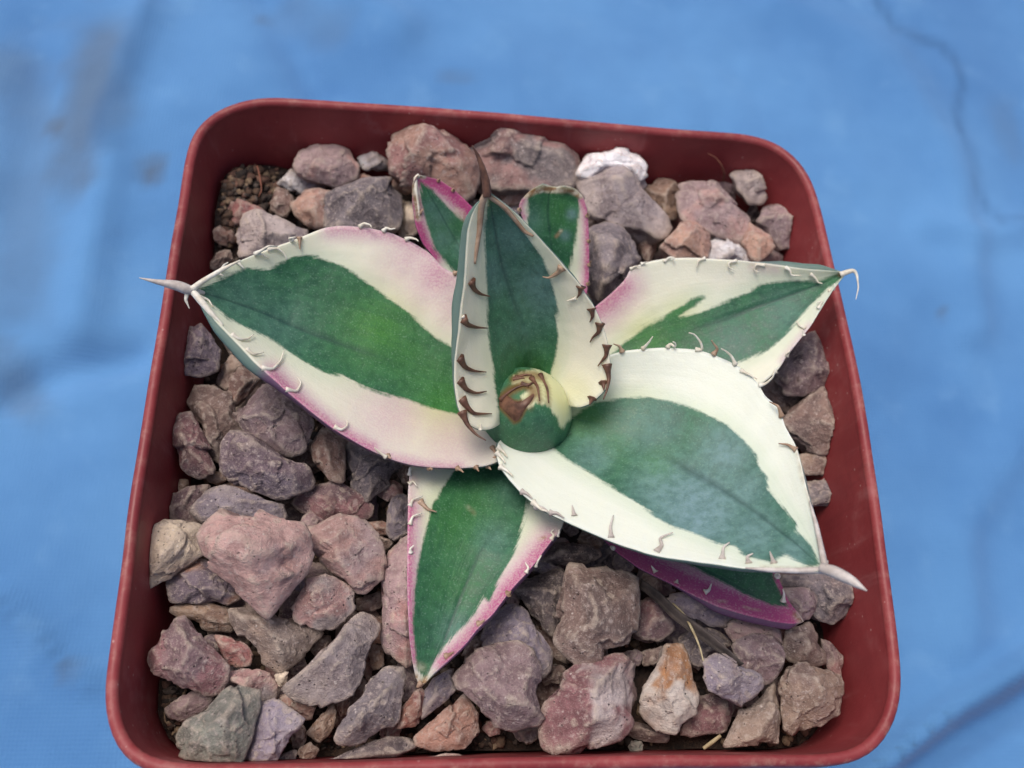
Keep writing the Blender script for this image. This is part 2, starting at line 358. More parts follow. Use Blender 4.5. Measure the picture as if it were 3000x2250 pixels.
rings_mesh('rim', [(.25, -6.0), (.05, -3), (0, -.9), (.06, -.45), (.28, -.12), (.7, 0), (1.05, -.1), (1.3, -.4), (1.40, -.9), (1.1, -1.6), (.7, -6.0)],
           [.1, .1, .5, 1, 1, .55, .3, .3, .1, 0, 0], M_PLAST, pot, True, PO)
rings_mesh('wall', [(.6, -5.2), (1.2, -7.0), (4.0, -30), (8.6, -77.6), (9.6, -77.9), (10.4, -76.2), (6.0, -40), (4.3, -26), (3.1, -15), (2.3, -9), (1.85, -5), (1.48, -1.8), (1.40, -.85)][::-1],
           [0]*13, M_PLAST, pot, False, PO, cap=False)
rings_mesh('base', [(8.7, -77.75), (12.0, -77.95), (13.0, -76.0)], [0]*3, M_PLAST, pot, False, PO)

# ------------------------------------------------------------------ the soil
def build_soil():
    n = 90; xs = np.linspace(-.048, .048, n); X, Y = np.meshgrid(xs, xs); P = np.c_[X.ravel()+CEN[0], Y.ravel()+CEN[1], np.zeros(n*n)]
    inner = ring(3.05, -13.0)[:, :2]
    s = sdf(P[:, :2]/MM, inner/MM)*MM
    keep = s > -.0016
    over = np.clip(-s-.0001, 0, None); to = CEN-P[:, :2]; P[:, :2] += to/(np.linalg.norm(to, axis=1)[:, None]+1e-9)*(over*1.25)[:, None]
    z = -15.0 + .9*fbm(P*260, 41, 4)
    q0 = PX(np.c_[P[:, :2], np.full(len(P), RIM-.012)])
    for c, r, a in SOILUP:
        z += a*np.exp(-(np.linalg.norm(q0-np.array(c), axis=1)/r)**2)
    P[:, 2] = RIM + z*MM
    idx = -np.ones(n*n, int); idx[keep] = np.arange(keep.sum())
    F = [(a, a+1, a+1+n, a+n) for j in range(n-1) for a in range(j*n, j*n+n-1) if keep[[a, a+1, a+n, a+n+1]].all()]
    o = mesh_obj('soil', P[keep], [[idx[k] for k in f] for f in F], M_SOIL)
    return tag(o, 'dark peaty potting soil filling the square pot', kind='structure'), P[keep]
SOILUP = [((700, 560), 170, 5.0), ((590, 700), 130, 4.0), ((460, 2050), 170, 3.0), ((1450, 2200), 500, 2.0), ((2300, 2150), 300, 1.5)]
SOIL, SOILP = build_soil()
def soil_z(x, y):
    d = (SOILP[:, 0]-x)**2 + (SOILP[:, 1]-y)**2; return SOILP[d.argmin(), 2]

# ------------------------------------------------------------------ the plant
PB = np.append(U([(1545, 1215)], -9)[0][:2], RIM-.0135)
plant = empty('agave_plant', PB)
tag(plant, 'small variegated agave rosette with green, cream and pink toothed leaves in gravel', 'agave plant')
def curve(c, pts, zt, n=140, sm=3):
    p = np.array(K(c, pts), float) if isinstance(c, str) else np.array(pts, float)
    l = np.r_[0, np.cumsum(np.linalg.norm(np.diff(p, axis=0), axis=1))]; l /= l[-1]
    d = resample(p, 400, 0); t = np.linspace(0, 1, 400); z = np.interp(t, [k[0] for k in zt], [k[1] for k in zt])
    return resample(U(d, z), n, sm)
LEAF = {}
def leaf(key, label, L, M, R, zL, zM, zR, green, pink=(), lime=(), bloom=(), dry=(), T=1.9, power=1.7, groove=.22, ivory=.5, roll=(), ns=57, nt=150, smooth=3):
    """margins and midrib as pixel lines from base to tip, heights in mm at fractions of the length"""
    cl, cm, cr = (curve('n', x, z, nt, smooth) for x, z in ((L, zL), (M, zM), (R, zR)))
    s = np.linspace(-1, 1, ns); s = np.sign(s)*abs(s)**.85
    top = np.zeros((nt, ns, 3)); tt = np.linspace(0, 1, nt)
    half = (cr-cl)/2; sag = (cl+cr)/2-cm
    for j, v in enumerate(s):
        top[:, j] = cm + v*half + (abs(v)**power)*sag
    for _ in range(2): top[1:-1] = .25*top[:-2]+.5*top[1:-1]+.25*top[2:]
    du = np.gradient(top, axis=0); dv = np.gradient(top, axis=1); nr = np.cross(dv, du); nr /= np.linalg.norm(nr, axis=2)[..., None]+1e-12
    nr[nt-1] = nr[nt-3]; nr[nt-2] = nr[nt-3]
    tocam = CAM-top[nt//2, ns//2]
    if nr[nt//2, ns//2]@tocam < 0: nr = -nr
    width = np.linalg.norm(half, axis=1)
    gd = groove*MM*np.exp(-(s[None]/.035)**2)*sstep(tt, .35, .7)[:, None]*np.clip(width/.006, 0, 1)[:, None]
    top = top - nr*gd[..., None]
    rough = fbm(top.reshape(-1, 3)*230, 7, 3).reshape(nt, ns)*.10*MM
    top = top + nr*rough[..., None]
    th = MM*np.clip(width/.007, .12, 1)[:, None]*(.55 + T*np.sqrt(np.clip(1-s**2, 0, 1))[None]*(1.15-.5*tt)[:, None])
    lat = -s[None]*.25*MM*np.clip(width/.007, .1, 1)[:, None]
    for sd, B, t0, t1, t2 in roll:                               # the keeled underside swelling out past a margin
        lat = lat + sd*B*MM*np.exp(-((s[None]*sd-.85)/.28)**2)*(sstep(tt, t0, t1)*(1-sstep(tt, t2, 1.0)))[:, None]
    bot = top - nr*th[..., None] + (half/(np.linalg.norm(half, axis=1)[:, None]+1e-9))[:, None]*(lat[..., None])
    V = np.concatenate([top.reshape(-1, 3), bot.reshape(-1, 3)]); n = nt*ns; F = []
    for i in range(nt-1):
        for j in range(ns-1):
            a = i*ns+j; F.append((a, a+1, a+1+ns, a+ns)); F.append((n+a, n+a+ns, n+a+ns+1, n+a+1))
        a = i*ns; F.append((a, a+ns, n+a+ns, n+a)); a = i*ns+ns-1; F.append((a, n+a, n+a+ns, a+ns))
    for j in range(ns-1):
        F.append((j, n+j, n+j+1, j+1)); a = (nt-1)*ns+j; F.append((a, a+1, n+a+1, n+a))
    o = mesh_obj('leaf', V, F, M_LEAF, plant, PB); o['label'] = label
    bm = bmesh.new(); bm.from_mesh(o.data); bmesh.ops.recalc_face_normals(bm, faces=bm.faces); bm.to_mesh(o.data); bm.free()
    q = PX(top.reshape(-1, 3)); g = sdf(q, green)
    def blobs(lst):
        v = np.zeros(len(q))
        for it in lst:
            if len(it) == 4: x, y, r, a = it; v = np.maximum(v, a*np.exp(-((q[:, 0]-x)**2+(q[:, 1]-y)**2)/r**2))
            else: line, r, a = it; v = np.maximum(v, a*(1-sstep(seg(q, line), 0, r)))
        return v
    two = lambda v: np.r_[v, v]
    attr(o.data, 'green', two(g)); attr(o.data, 'pink', two(blobs(pink))); attr(o.data, 'lime', two(blobs(lime))); attr(o.data, 'bloom', two(blobs(bloom))); attr(o.data, 'dry', two(blobs(dry)))
    attr(o.data, 'under', np.r_[np.zeros(n), np.full(n, 1.0)])
    rb = (np.exp(-(s[None]/.03)**2)*sstep(tt, .3, .55)[:, None]*(1-sstep(tt, .93, 1))[:, None]).ravel(); attr(o.data, 'rib', two(rb))
    attr(o.data, 'amber', np.zeros(2*n)); attr(o.data, 'ivory', np.full(2*n, ivory)); attr(o.data, 'across', two(np.tile(s, nt))); attr(o.data, 'along', two(np.repeat(tt, ns)+hash(len(LEAF))*1.7))
    LEAF[key] = dict(obj=o, bvh=BVHTree.FromPolygons([Vector(v) for v in V], F), L=cl, M=cm, R=cr)
    return o
def on_leaf(key, p, lift=.25, ref=None):
    """a pixel on the leaf's skin (lifted towards the viewer's side of it) or, beside the leaf, at the depth of REF"""
    d = RAY(p); h = LEAF[key]['bvh'].ray_cast(Vector(CAM), Vector(d))
    if h[0] is not None: return np.array(h[0]) - d*lift*MM
    if ref is None:
        A = np.concatenate([LEAF[key]['L'], LEAF[key]['R']]); qq = PX(A); ref = A[np.linalg.norm(qq-np.array(p), axis=1).argmin()]
    dep = (ref-CAM)@fw
    return CAM + d*(dep/(d@fw)) - d*lift*MM
def tooth(key, c, pts, mat, r0=.42, name='tooth', r1=.07, prof=1.0, lift=.3, n=12):
    P = np.array(K(c, pts)); A = np.concatenate([LEAF[key]['L'], LEAF[key]['R'], LEAF[key]['M'][-20:]]); qa = PX(A); i0 = np.linalg.norm(qa-P[0], axis=1).argmin()
    miss = LEAF[key]['bvh'].ray_cast(Vector(CAM), Vector(RAY(P[0])))[0] is None
    if key != 'bud' and miss: P = P + (qa[i0]-P[0])                     # a tooth is rooted on the margin itself
    X = [A[i0] if miss and key != 'bud' else on_leaf(key, P[0], 0.0)]
    for k, p in enumerate(P[1:]): X.append(on_leaf(key, p, lift*(k+1)/max(1, len(P)-1)+.15, X[-1]))
    X = np.array(X)
    if len(X) == 1: X = np.array([X[0], X[0]-RAY(P[0])*.5*MM])
    Q = resample(X, 4*n, 0)
    for _ in range(14): Q[1:-1] = .25*Q[:-2]+.5*Q[1:-1]+.25*Q[2:]
    Q = Q[::4]; t = np.linspace(0, 1, len(Q)); rad = MM*(r1+(r0-r1)*(1-t)**prof + .55*r0*np.exp(-(t/.13)**2))
    V, F = tube_geo(Q, rad, 7); return mesh_obj(name, V-PB, F, mat, LEAF[key]['obj'])
def horn(key, c, pts, mat, radii, name='horny_margin', lift=.05, n=26):
    X = []
    for p in K(c, pts): X.append(on_leaf(key, p, lift, X[-1] if X else None))
    Q = resample(np.array(X), n*3, 0)
    for _ in range(12): Q[1:-1] = .25*Q[:-2]+.5*Q[1:-1]+.25*Q[2:]
    Q = Q[::3]; rad = MM*np.interp(np.linspace(0, 1, len(Q)), np.linspace(0, 1, len(radii)), radii)
    V, F = tube_geo(Q, rad, 9); return mesh_obj(name, V-PB, F, mat, LEAF[key]['obj'])
def spine(key, pts, zs, radii, mat, name='terminal_spine', c='n'):
    Q = curve(c, pts, zs, 30, 4); rad = MM*np.interp(np.linspace(0, 1, 30), np.linspace(0, 1, len(radii)), radii)
    V, F = tube_geo(Q, rad, 10); return mesh_obj(name, V-PB, F, mat, LEAF[key]['obj'])

# ---- the eight leaves, low ones first
leaf('low', 'short dark leaf with magenta margins tucked under the broad white-edged leaf',
     K('R5', [(420, 560), (560, 700), (800, 800), (1100, 900), (1400, 1000), (1590, 1120), (1620, 1190), (1660, 1280), (1720, 1345), (1738, 1388)]),
     K('R5', [(380, 640), (560, 800), (850, 930), (1100, 1050), (1350, 1180), (1560, 1290), (1690, 1360), (1738, 1388)]),
     K('R5', [(340, 700), (480, 830), (620, 930), (690, 1000), (810, 1085), (950, 1155), (1100, 1228), (1250, 1293), (1400, 1340), (1560, 1380), (1690, 1398), (1738, 1388)]),
     [(0, -7), (.5, -4.5), (1, -4)], [(0, -8), (.5, -7), (1, -4.5)], [(0, -8), (.4, -5), (1, -4.5)],
     K('R5', [(500, 760), (900, 860), (1400, 980), (1560, 1100), (1590, 1190), (1650, 1300), (1560, 1292), (1400, 1232), (1250, 1152), (1100, 1072), (850, 980)]),
     pink=[(K('R5', [(560, 860), (700, 990), (1100, 1180), (1500, 1330), (1720, 1370)]), 90, 1.25), (K('R5', [(1590, 1120), (1640, 1260), (1720, 1340)]), 45, 1.2), (K('R5', [(600, 850), (1000, 1050), (1400, 1240)]), 60, .9)],
     dry=[(K('R5', [(1260, 1272), (1300, 1274)]), 8, .55), (K('R5', [(1400, 1303), (1450, 1318), (1490, 1322)]), 8, .5), (K('R5', [(1700, 1350), (1735, 1390)]), 20, .9)], T=1.6, ivory=.8, roll=[(1, 1.0, .5, .75, .95)])
leaf('backleft', 'short narrow leaf with magenta margins and a dried shrivelled tip',
     K('1', [(2000, 1500), (1850, 1300), (1740, 1170), (1690, 1090), (1640, 1030), (1590, 920), (1565, 760), (1565, 640), (1590, 590), (1605, 582)]),
     K('1', [(2080, 1450), (1930, 1150), (1790, 900), (1700, 740), (1630, 620), (1605, 582)]),
     K('1', [(2200, 1400), (2130, 1150), (2060, 930), (1965, 800), (1900, 735), (1830, 672), (1740, 612), (1650, 590), (1605, 582)]),
     [(0, -6), (.5, -1), (1, 4.5)], [(0, -7), (.5, -3), (1, 3.8)], [(0, -6), (.5, -1), (1, 4.0)],
     K('1', [(1620, 630), (1700, 690), (1800, 790), (1880, 860), (2000, 960), (2150, 1300), (1950, 1350), (1700, 1060), (1655, 900), (1625, 740)]),
     pink=[(K('1', [(1640, 590), (1740, 620), (1830, 680), (1960, 800), (2060, 940)]), 85, 1.3), (K('1', [(1700, 1110), (1640, 1030), (1590, 900), (1570, 760)]), 60, 1.2)],
     dry=[(K('1', [(1565, 620), (1580, 700), (1600, 800), (1605, 860)]), 17, 1.1), (K('1', [(1600, 585), (1640, 590)]), 13, 1.1), (K('B', [(330, 830), (400, 880)]), 14, .5), (K('1', [(1850, 800), (1900, 830)]), 10, .5)],
     bloom=[(1290, 640, 40, .35), (1300, 700, 40, .4), (1265, 610, 30, .3), (1350, 720, 40, .3)], lime=[(1310, 680, 60, .35)], T=1.3)
leaf('backright', 'blunt leaf with cut papery end and pink margins standing behind the upright leaf',
     K('B', [(1250, 2100), (1150, 1650), (1080, 1200), (1035, 870), (992, 770), (1010, 700), (1060, 640), (1140, 570), (1250, 520)]),
     K('B', [(1430, 2150), (1400, 1700), (1350, 1200), (1310, 850), (1320, 640), (1370, 545)]),
     K('B', [(1640, 2150), (1720, 1750), (1748, 1560), (1756, 1300), (1752, 1000), (1730, 770), (1690, 650), (1620, 575), (1500, 548)]),
     [(0, -6), (.4, -1), (1, 6.6)], [(0, -7), (.4, -3.2), (1, 5.8)], [(0, -6), (.4, -1), (1, 6.6)],
     K('B', [(1085, 600), (1640, 600), (1655, 800), (1625, 1000), (1585, 1300), (1530, 1500), (1450, 2000), (1300, 2000), (1100, 1000)]),
     pink=[(K('B', [(1680, 680), (1735, 800), (1750, 1000), (1752, 1300), (1740, 1600), (1700, 1800)]), 40, 1.05), (K('B', [(1050, 660), (1000, 770), (1040, 870)]), 26, .95)],
     dry=[(K('B', [(1070, 640), (1160, 590), (1250, 560), (1400, 575), (1540, 575), (1670, 640)]), 15, 1.25), (K('B', [(1400, 1080), (1450, 1020)]), 9, .7)],
     bloom=[(1675, 628, 16, .75), (1655, 690, 15, .7), (1560, 640, 40, .25)], lime=[(1640, 620, 60, .45)], T=1.5, groove=.3)
leaf('front', 'broad green leaf with pink margins lying forward on the gravel, tip browned',
     K('L5', [(560, -80), (400, -30), (270, 50), (225, 140), (212, 300), (210, 500), (205, 700), (205, 900), (213, 1100), (220, 1250), (237, 1400), (262, 1520), (290, 1572)]),
     K('L5', [(880, 60), (860, 250), (760, 560), (660, 740), (560, 980), (440, 1290), (340, 1500), (290, 1572)]),
     K('L5', [(1060, 60), (1150, 250), (1215, 400), (1228, 480), (1210, 540), (1140, 630), (1060, 740), (960, 860), (860, 970), (760, 1100), (660, 1200), (560, 1320), (430, 1440), (350, 1520), (290, 1572)]),
     [(0, -5), (.4, -1), (.75, -1.5), (1, -3.5)], [(0, -6.5), (.4, -3.4), (.75, -3.6), (1, -3.8)], [(0, -5), (.4, -1), (.75, -1.5), (1, -3.5)],
     K('L5', [(600, 60), (520, 170), (440, 280), (370, 400), (330, 520), (300, 640), (280, 760), (255, 960), (245, 1150), (258, 1300), (270, 1450), (320, 1520), (390, 1400), (440, 1320), (510, 1240), (590, 1160), (640, 1100), (700, 985), (738, 1025), (790, 900), (850, 790), (900, 690), (940, 580), (970, 460), (985, 380), (1000, 200), (900, 60)]),
     pink=[(K('L5', [(215, 420), (210, 700), (210, 950), (222, 1200), (240, 1380)]), 70, .98), (K('L5', [(1130, 640), (1000, 790), (850, 960), (720, 1140), (570, 1320), (450, 1420)]), 88, 1.0), (K('L5', [(215, 240), (215, 420)]), 45, .6)],
     lime=[(1350, 1540, 120, .55), (1400, 1480, 90, .45), (1320, 1700, 90, .3)], bloom=[(1440, 1580, 60, .32), (1340, 1850, 60, .25), (1480, 1440, 60, .2)],
     dry=[(K('L5', [(262, 1500), (290, 1560), (330, 1530)]), 18, 1.0), (K('L5', [(235, 1420), (300, 1450)]), 22, .35), (K('L5', [(1060, 620), (1100, 605)]), 9, .7), (K('L5', [(600, 410), (640, 450)]), 12, .25)], T=2.2)
leaf('right', 'cream and green leaf with split green stripe reaching over the pot rim',
     K('R4', [(60, 700), (140, 560), (210, 470), (330, 370), (425, 275), (458, 200), (530, 172), (600, 150), (720, 130), (900, 128), (1050, 138), (1200, 145), (1350, 165), (1500, 187), (1650, 212), (1800, 222), (1890, 226), (1925, 235)]),
     K('R4', [(100, 900), (500, 745), (800, 645), (1100, 550), (1300, 470), (1500, 400), (1750, 312), (1870, 262), (1925, 235)]),
     K('R4', [(200, 1050), (500, 1130), (900, 1120), (1250, 1050), (1370, 980), (1440, 915), (1480, 875), (1520, 800), (1580, 730), (1640, 655), (1690, 590), (1740, 500), (1790, 420), (1840, 345), (1890, 285), (1925, 235)]),
     [(0, -5), (.35, 1.5), (.7, 3.8), (1, 6.5)], [(0, -6.5), (.35, -2.4), (.7, .8), (1, 6)], [(0, -6), (.4, -2.5), (.7, 1.8), (1, 6.5)],
     K('R4', [(150, 880), (320, 790), (450, 680), (550, 600), (680, 540), (780, 470), (880, 410), (950, 388), (968, 398), (900, 450), (850, 480), (800, 530), (950, 500), (1100, 430), (1250, 370), (1350, 310), (1450, 295), (1600, 288), (1740, 292), (1850, 245), (1930, 230), (1870, 290), (1800, 330), (1750, 390), (1680, 460), (1600, 560), (1500, 680), (1400, 750), (1300, 800), (1200, 850), (900, 930), (400, 980)]),
     pink=[(K('R4', [(180, 500), (300, 430), (400, 330)]), 110, .92), (K('R4', [(250, 560), (330, 520)]), 70, .5), (K('R4', [(1300, 190), (1450, 210)]), 28, .3), (K('R4', [(1680, 600), (1580, 730), (1500, 830)]), 26, .5)],
     lime=[(1900, 990, 90, .7), (1985, 930, 70, .5)], bloom=[(2300, 920, 90, .25), (2150, 1000, 80, .22)], dry=[(K('R4', [(1890, 240), (1925, 235)]), 12, 1.0)], T=1.9, groove=.35, ivory=.45, roll=[(-1, 1.1, .68, .84, .92)])
leaf('left', 'broad cream-edged leaf flushed pink with pale spine hanging over the pot rim',
     K('A', [(2150, 900), (2080, 680), (2010, 520), (1925, 430), (1800, 368), (1735, 290), (1640, 228), (1500, 165), (1350, 132), (1200, 122), (1100, 136), (990, 182), (900, 218), (780, 258), (640, 315), (520, 375), (400, 445), (322, 500)]),
     K('A', [(2250, 1150), (1900, 1050), (1400, 890), (1000, 742), (880, 690), (720, 622), (540, 560), (400, 520), (322, 500)]),
     K('A', [(2180, 1440), (2140, 1510), (2050, 1540), (1900, 1552), (1750, 1550), (1600, 1530), (1480, 1492), (1350, 1430), (1250, 1370), (1150, 1310), (1050, 1235), (960, 1155), (880, 1090), (790, 1005), (700, 920), (640, 855), (560, 772), (480, 690), (400, 600), (350, 530), (322, 500)]),
     [(0, 1), (.3, 3.0), (.7, 6.5), (1, 9)], [(0, -4), (.3, -1.5), (.7, 2.6), (1, 8.5)], [(0, -2), (.3, 1.5), (.7, 6.2), (1, 9)],
     K('A', [(350, 508), (480, 440), (560, 402), (650, 366), (780, 372), (830, 345), (870, 335), (920, 305), (1000, 298), (1100, 318), (1200, 352), (1300, 415), (1430, 500), (1530, 570), (1650, 680), (1760, 780), (1890, 850), (2100, 950), (2300, 1150), (2100, 1260), (1890, 1232), (1750, 1200), (1600, 1150), (1430, 1110), (1330, 1070), (1230, 1012), (1100, 985), (980, 920), (880, 850), (760, 772), (640, 722), (540, 672), (450, 595)]),
     pink=[(K('A', [(1150, 140), (1350, 150), (1500, 180), (1650, 250), (1730, 290)]), 60, .8), (1285, 800, 110, .8), (1200, 755, 95, .6), (1340, 880, 95, .6), (K('A', [(800, 1000), (940, 1140), (1150, 1320), (1380, 1440)]), 66, .95), (K('A', [(1450, 1490), (1700, 1545), (1900, 1550)]), 55, .8), (1150, 1210, 130, .55), (1330, 1300, 130, .5),
           (K('A', [(1120, 140), (1160, 130)]), 12, .8), (K('A', [(1370, 140), (1400, 150)]), 14, .75), (K('A', [(1480, 165), (1500, 175)]), 12, .75), (K('A', [(880, 195), (910, 195)]), 9, .7)],
     lime=[(1110, 970, 120, .85), (1180, 1030, 100, .6), (1300, 1180, 110, .75), (1050, 930, 70, .5), (1250, 1100, 110, .5)], bloom=[(800, 960, 110, .22), (700, 880, 110, .2), (620, 860, 60, .2)], T=2.3, ivory=.55, roll=[(1, 1.35, .6, .82, .88)])
leaf('broad', 'broadest leaf with wide white margins and blue-grey centre stripe, spine drooping',
     K('R4', [(-60, 1180), (60, 1000), (180, 870), (320, 790), (400, 765), (530, 750), (700, 740), (800, 748), (900, 752), (970, 770), (1050, 800), (1120, 830), (1190, 862), (1250, 910), (1310, 962), (1352, 1020), (1372, 1075), (1440, 1115), (1492, 1195), (1508, 1270), (1590, 1410), (1622, 1540), (1642, 1640), (1680, 1780), (1735, 1970), (1786, 2200), (1790, 2258)]),
     K('R5', [(200, 210), (500, 300), (900, 422), (1250, 622), (1500, 790), (1700, 950), (1862, 1098)]),
     K('R5', [(20, 380), (8, 450), (30, 520), (80, 585), (150, 660), (250, 748), (390, 818), (500, 868), (620, 918), (750, 968), (850, 1000), (950, 1024), (1100, 1046), (1250, 1062), (1400, 1086), (1550, 1098), (1700, 1102), (1800, 1100), (1862, 1098)]),
     [(0, 0), (.3, 3.0), (.7, 9), (1, 15)], [(0, -4), (.3, -1.0), (.7, 6.4), (1, 14.5)], [(0, -1), (.3, 2.2), (.7, 9.5), (1, 15)],
     K('R5', [(150, 200), (430, 240), (560, 155), (700, 130), (860, 125), (1000, 150), (1150, 200), (1300, 270), (1400, 370), (1470, 450), (1482, 510), (1535, 580), (1535, 640), (1620, 740), (1705, 835), (1690, 870), (1780, 960), (1835, 1075), (1780, 1085), (1700, 1045), (1640, 1010), (1550, 1050), (1400, 1010), (1350, 960), (1250, 950), (1100, 880), (1000, 850), (900, 790), (850, 750), (750, 680), (650, 620), (550, 560), (450, 500), (350, 430), (300, 390), (150, 330)]),
     lime=[(1720, 1220, 90, .8), (1930, 1360, 60, .75), (1800, 1290, 90, .5), (1860, 1220, 90, .4), (2050, 1290, 90, .2)], bloom=[(2040, 1500, 170, .9), (1960, 1440, 130, .7), (2120, 1330, 110, .7), (1900, 1250, 130, .45), (2200, 1560, 120, .65), (1740, 1330, 80, .5), (2180, 1440, 110, .6), (2320, 1620, 80, .6)],
     dry=[(K('R5', [(1500, 1080), (1700, 1090), (1850, 1080)]), 12, .4), (K('R5', [(1700, 400), (1740, 600)]), 14, .4), (K('R5', [(1760, 640), (1800, 800)]), 12, .5)], T=2.2, groove=.12, ivory=.05)
leaf('upright', 'upright green leaf with cream margins and large brown hooked teeth',
     K('n', [(1520, 1170), (1490, 1225), (1445, 1256), (1405, 1260), (1368, 1240), (1345, 1200), (1332, 1130), (1330, 1060), (1340, 999), (1352, 908), (1362, 840), (1365, 790), (1369, 725), (1373, 671), (1384, 631), (1398, 600), (1420, 575), (1432, 566)]),
     K('n', [(1560, 1210), (1560, 1130), (1553, 1050), (1535, 960), (1505, 880), (1475, 790), (1456, 700), (1440, 610), (1432, 566)]),
     K('n', [(1590, 1150), (1630, 1180), (1665, 1190), (1695, 1194), (1727, 1184), (1760, 1155), (1783, 1130), (1789, 1089), (1786, 1046), (1778, 999), (1764, 952), (1742, 901), (1720, 869), (1698, 830), (1662, 790), (1613, 734), (1570, 685), (1521, 631), (1483, 601), (1450, 577), (1432, 566)]),
     [(0, -6), (.07, -2), (.13, 2.5), (.2, 4.2), (.4, 7.6), (.7, 13.4), (1, 20)], [(0, -8), (.15, -3.5), (.36, 3), (.68, 11), (1, 19.5)], [(0, -6), (.06, -2), (.12, 2), (.2, 4), (.4, 7.8), (.7, 13.8), (1, 20)],
     K('n', [(1430, 560), (1420, 660), (1424, 780), (1428, 836), (1434, 1017), (1447, 1107), (1460, 1200), (1600, 1200), (1612, 1100), (1626, 1053), (1637, 981), (1630, 890), (1612, 807), (1589, 753), (1554, 707), (1535, 679), (1494, 631), (1450, 580)]),
     lime=[(1545, 1060, 80, .6), (1530, 900, 60, .3), (1690, 1150, 60, .4)], bloom=[(1585, 850, 110, .5), (1440, 800, 90, .4), (1500, 700, 90, .4), (1540, 980, 90, .25)], T=1.7, power=1.45, groove=.3, ivory=.7, roll=[(-1, .9, .5, .7, .9)])
# ---- the central bud: an ovoid of rolled leaves, a brown point on top
def build_bud():
    c = U([(1544, 1212)], -2.2)[0]; ax = np.array([-.02, -.10, 1.0]); view = (CAM-c)/np.linalg.norm(CAM-c); ax = ax/np.linalg.norm(ax)*.40+view*.60; ax /= np.linalg.norm(ax)
    a = np.cross(ax, [0, 1., 0]); a /= np.linalg.norm(a); b = np.cross(ax, a); n, k = 64, 60; V, F = [], []
    R = 5.45*MM
    for i in range(k):
        h = -1.6 + 2.85*i/(k-1)                                  # in radii, tip at 1.25
        r = R*max(0.0, 1-(h/1.25)**1.75)**.72 if h > 0 else R*(1-.12*(-h))
        for j in range(n):
            t = 2*math.pi*j/n; rr = r*(1+.035*math.cos(t*1.0+2.4*h)+.02*math.cos(2*t+1)) + .42*MM*(((t+.9*h+1.0) % (2*math.pi))/(2*math.pi))*min(1, (1.25-h)*1.2)
            V.append(c + ax*h*R*.98 + rr*(math.cos(t)*a+math.sin(t)*b))
    for i in range(k-1):
        for j in range(n): F.append((i*n+j, i*n+(j+1) % n, (i+1)*n+(j+1) % n, (i+1)*n+j))
    F.append(tuple(range((k-1)*n, k*n)))
    V = np.array(V); o = mesh_obj('bud', V, F, M_LEAF, plant, PB); o['label'] = 'tight green bud at the rosette centre with brown point'
    q = PX(V)
    cream = K('C', [(700, 830), (860, 780), (1000, 800), (1180, 1000), (1200, 1150), (1090, 1260), (1060, 1170), (1000, 1080), (880, 1045), (830, 1090), (760, 1000), (860, 930), (760, 900), (690, 900)])
    g = -sdf(q, cream); z = np.zeros(len(q))
    br = K('C', [(576, 1062), (598, 1008), (655, 985), (690, 1035), (745, 1042), (800, 1030), (850, 1000), (862, 962), (882, 985), (845, 1050), (798, 1100), (748, 1192), (712, 1210), (676, 1170), (620, 1112)])
    lines = [K('C', [(600, 1020), (680, 950), (790, 900), (850, 935), (870, 980)]), K('C', [(705, 862), (780, 825), (870, 825), (930, 850)]), K('C', [(850, 850), (900, 920), (918, 1040)]), K('C', [(930, 830), (980, 930), (990, 1060)])]
    am = np.zeros(len(q))
    for ln, wd, a_ in zip(lines, (24, 20, 13, 11), (.8, .75, .6, .5)): am = np.maximum(am, a_*(1-sstep(seg(q, ln), 4, wd)))
    am = np.maximum(am, .8*sstep(sdf(q, br), -11, 0)); attr(o.data, 'amber', am)
    attr(o.data, 'green', g); attr(o.data, 'pink', z); attr(o.data, 'lime', .75*sstep(-g, -40, 40)+.25*np.exp(-((q[:, 0]-1500)**2+(q[:, 1]-1290)**2)/60**2)); attr(o.data, 'bloom', z+.08); attr(o.data, 'dry', z); attr(o.data, 'under', z); attr(o.data, 'rib', z); attr(o.data, 'ivory', z+.8); attr(o.data, 'across', V[:, 0]*150); attr(o.data, 'along', V[:, 2]*300)
    LEAF['bud'] = dict(obj=o, bvh=BVHTree.FromPolygons([Vector(v) for v in V], F), L=V[:4], M=V[:4], R=V[:4])
    # the brown point: a plate lying on the skin, thick in the middle
    pb = np.array(br); ce = pb.mean(0); rings = [(1.0, -.05), (.93, .13), (.6, .22), (.25, .26)]; V2, F2 = [], []
    P0 = resample(np.r_[pb, pb[:1]], 49, 1)[:-1]
    for s, lf in rings:
        for p in P0: V2.append(on_leaf('bud', ce+(p-ce)*s, lf))
    V2.append(on_leaf('bud', ce, .27)); m_ = len(P0)
    for i in range(3):
        for j in range(m_): F2.append((i*m_+j, i*m_+(j+1) % m_, (i+1)*m_+(j+1) % m_, (i+1)*m_+j))
    for j in range(m_): F2.append((3*m_+j, 3*m_+(j+1) % m_, 4*m_))
    mesh_obj('terminal_spine', np.array(V2)-PB, F2, M_BROWN, o)
    for pts in ([(600, 1030), (650, 975), (720, 930), (790, 903), (842, 928)], [(720, 850), (800, 822), (860, 825)], [(705, 862), (760, 850), (800, 850)], [(850, 850), (900, 920), (918, 1050)], [(920, 825), (980, 940), (990, 1070)], [(770, 900), (830, 905), (880, 870)]):
        tooth('bud', 'C', pts, M_BROWN, .26, lift=.1)
build_bud()
def build_stem():
    P = np.array([PB + np.array([0, 0, -3])*MM, PB, PB+np.array([0, 0, 5])*MM, PB+np.array([0, 0, 6])*MM, PB+np.array([0, 0, 7.5])*MM])
    V, F = tube_geo(resample(P, 10, 0), MM*np.array([4, 4.6, 5, 5.2, 5.3, 5.2, 5, 4.6, 4.2, 3.8]), 20)
    mesh_obj('stem', V, F, M_DEAD, plant, PB)
build_stem()

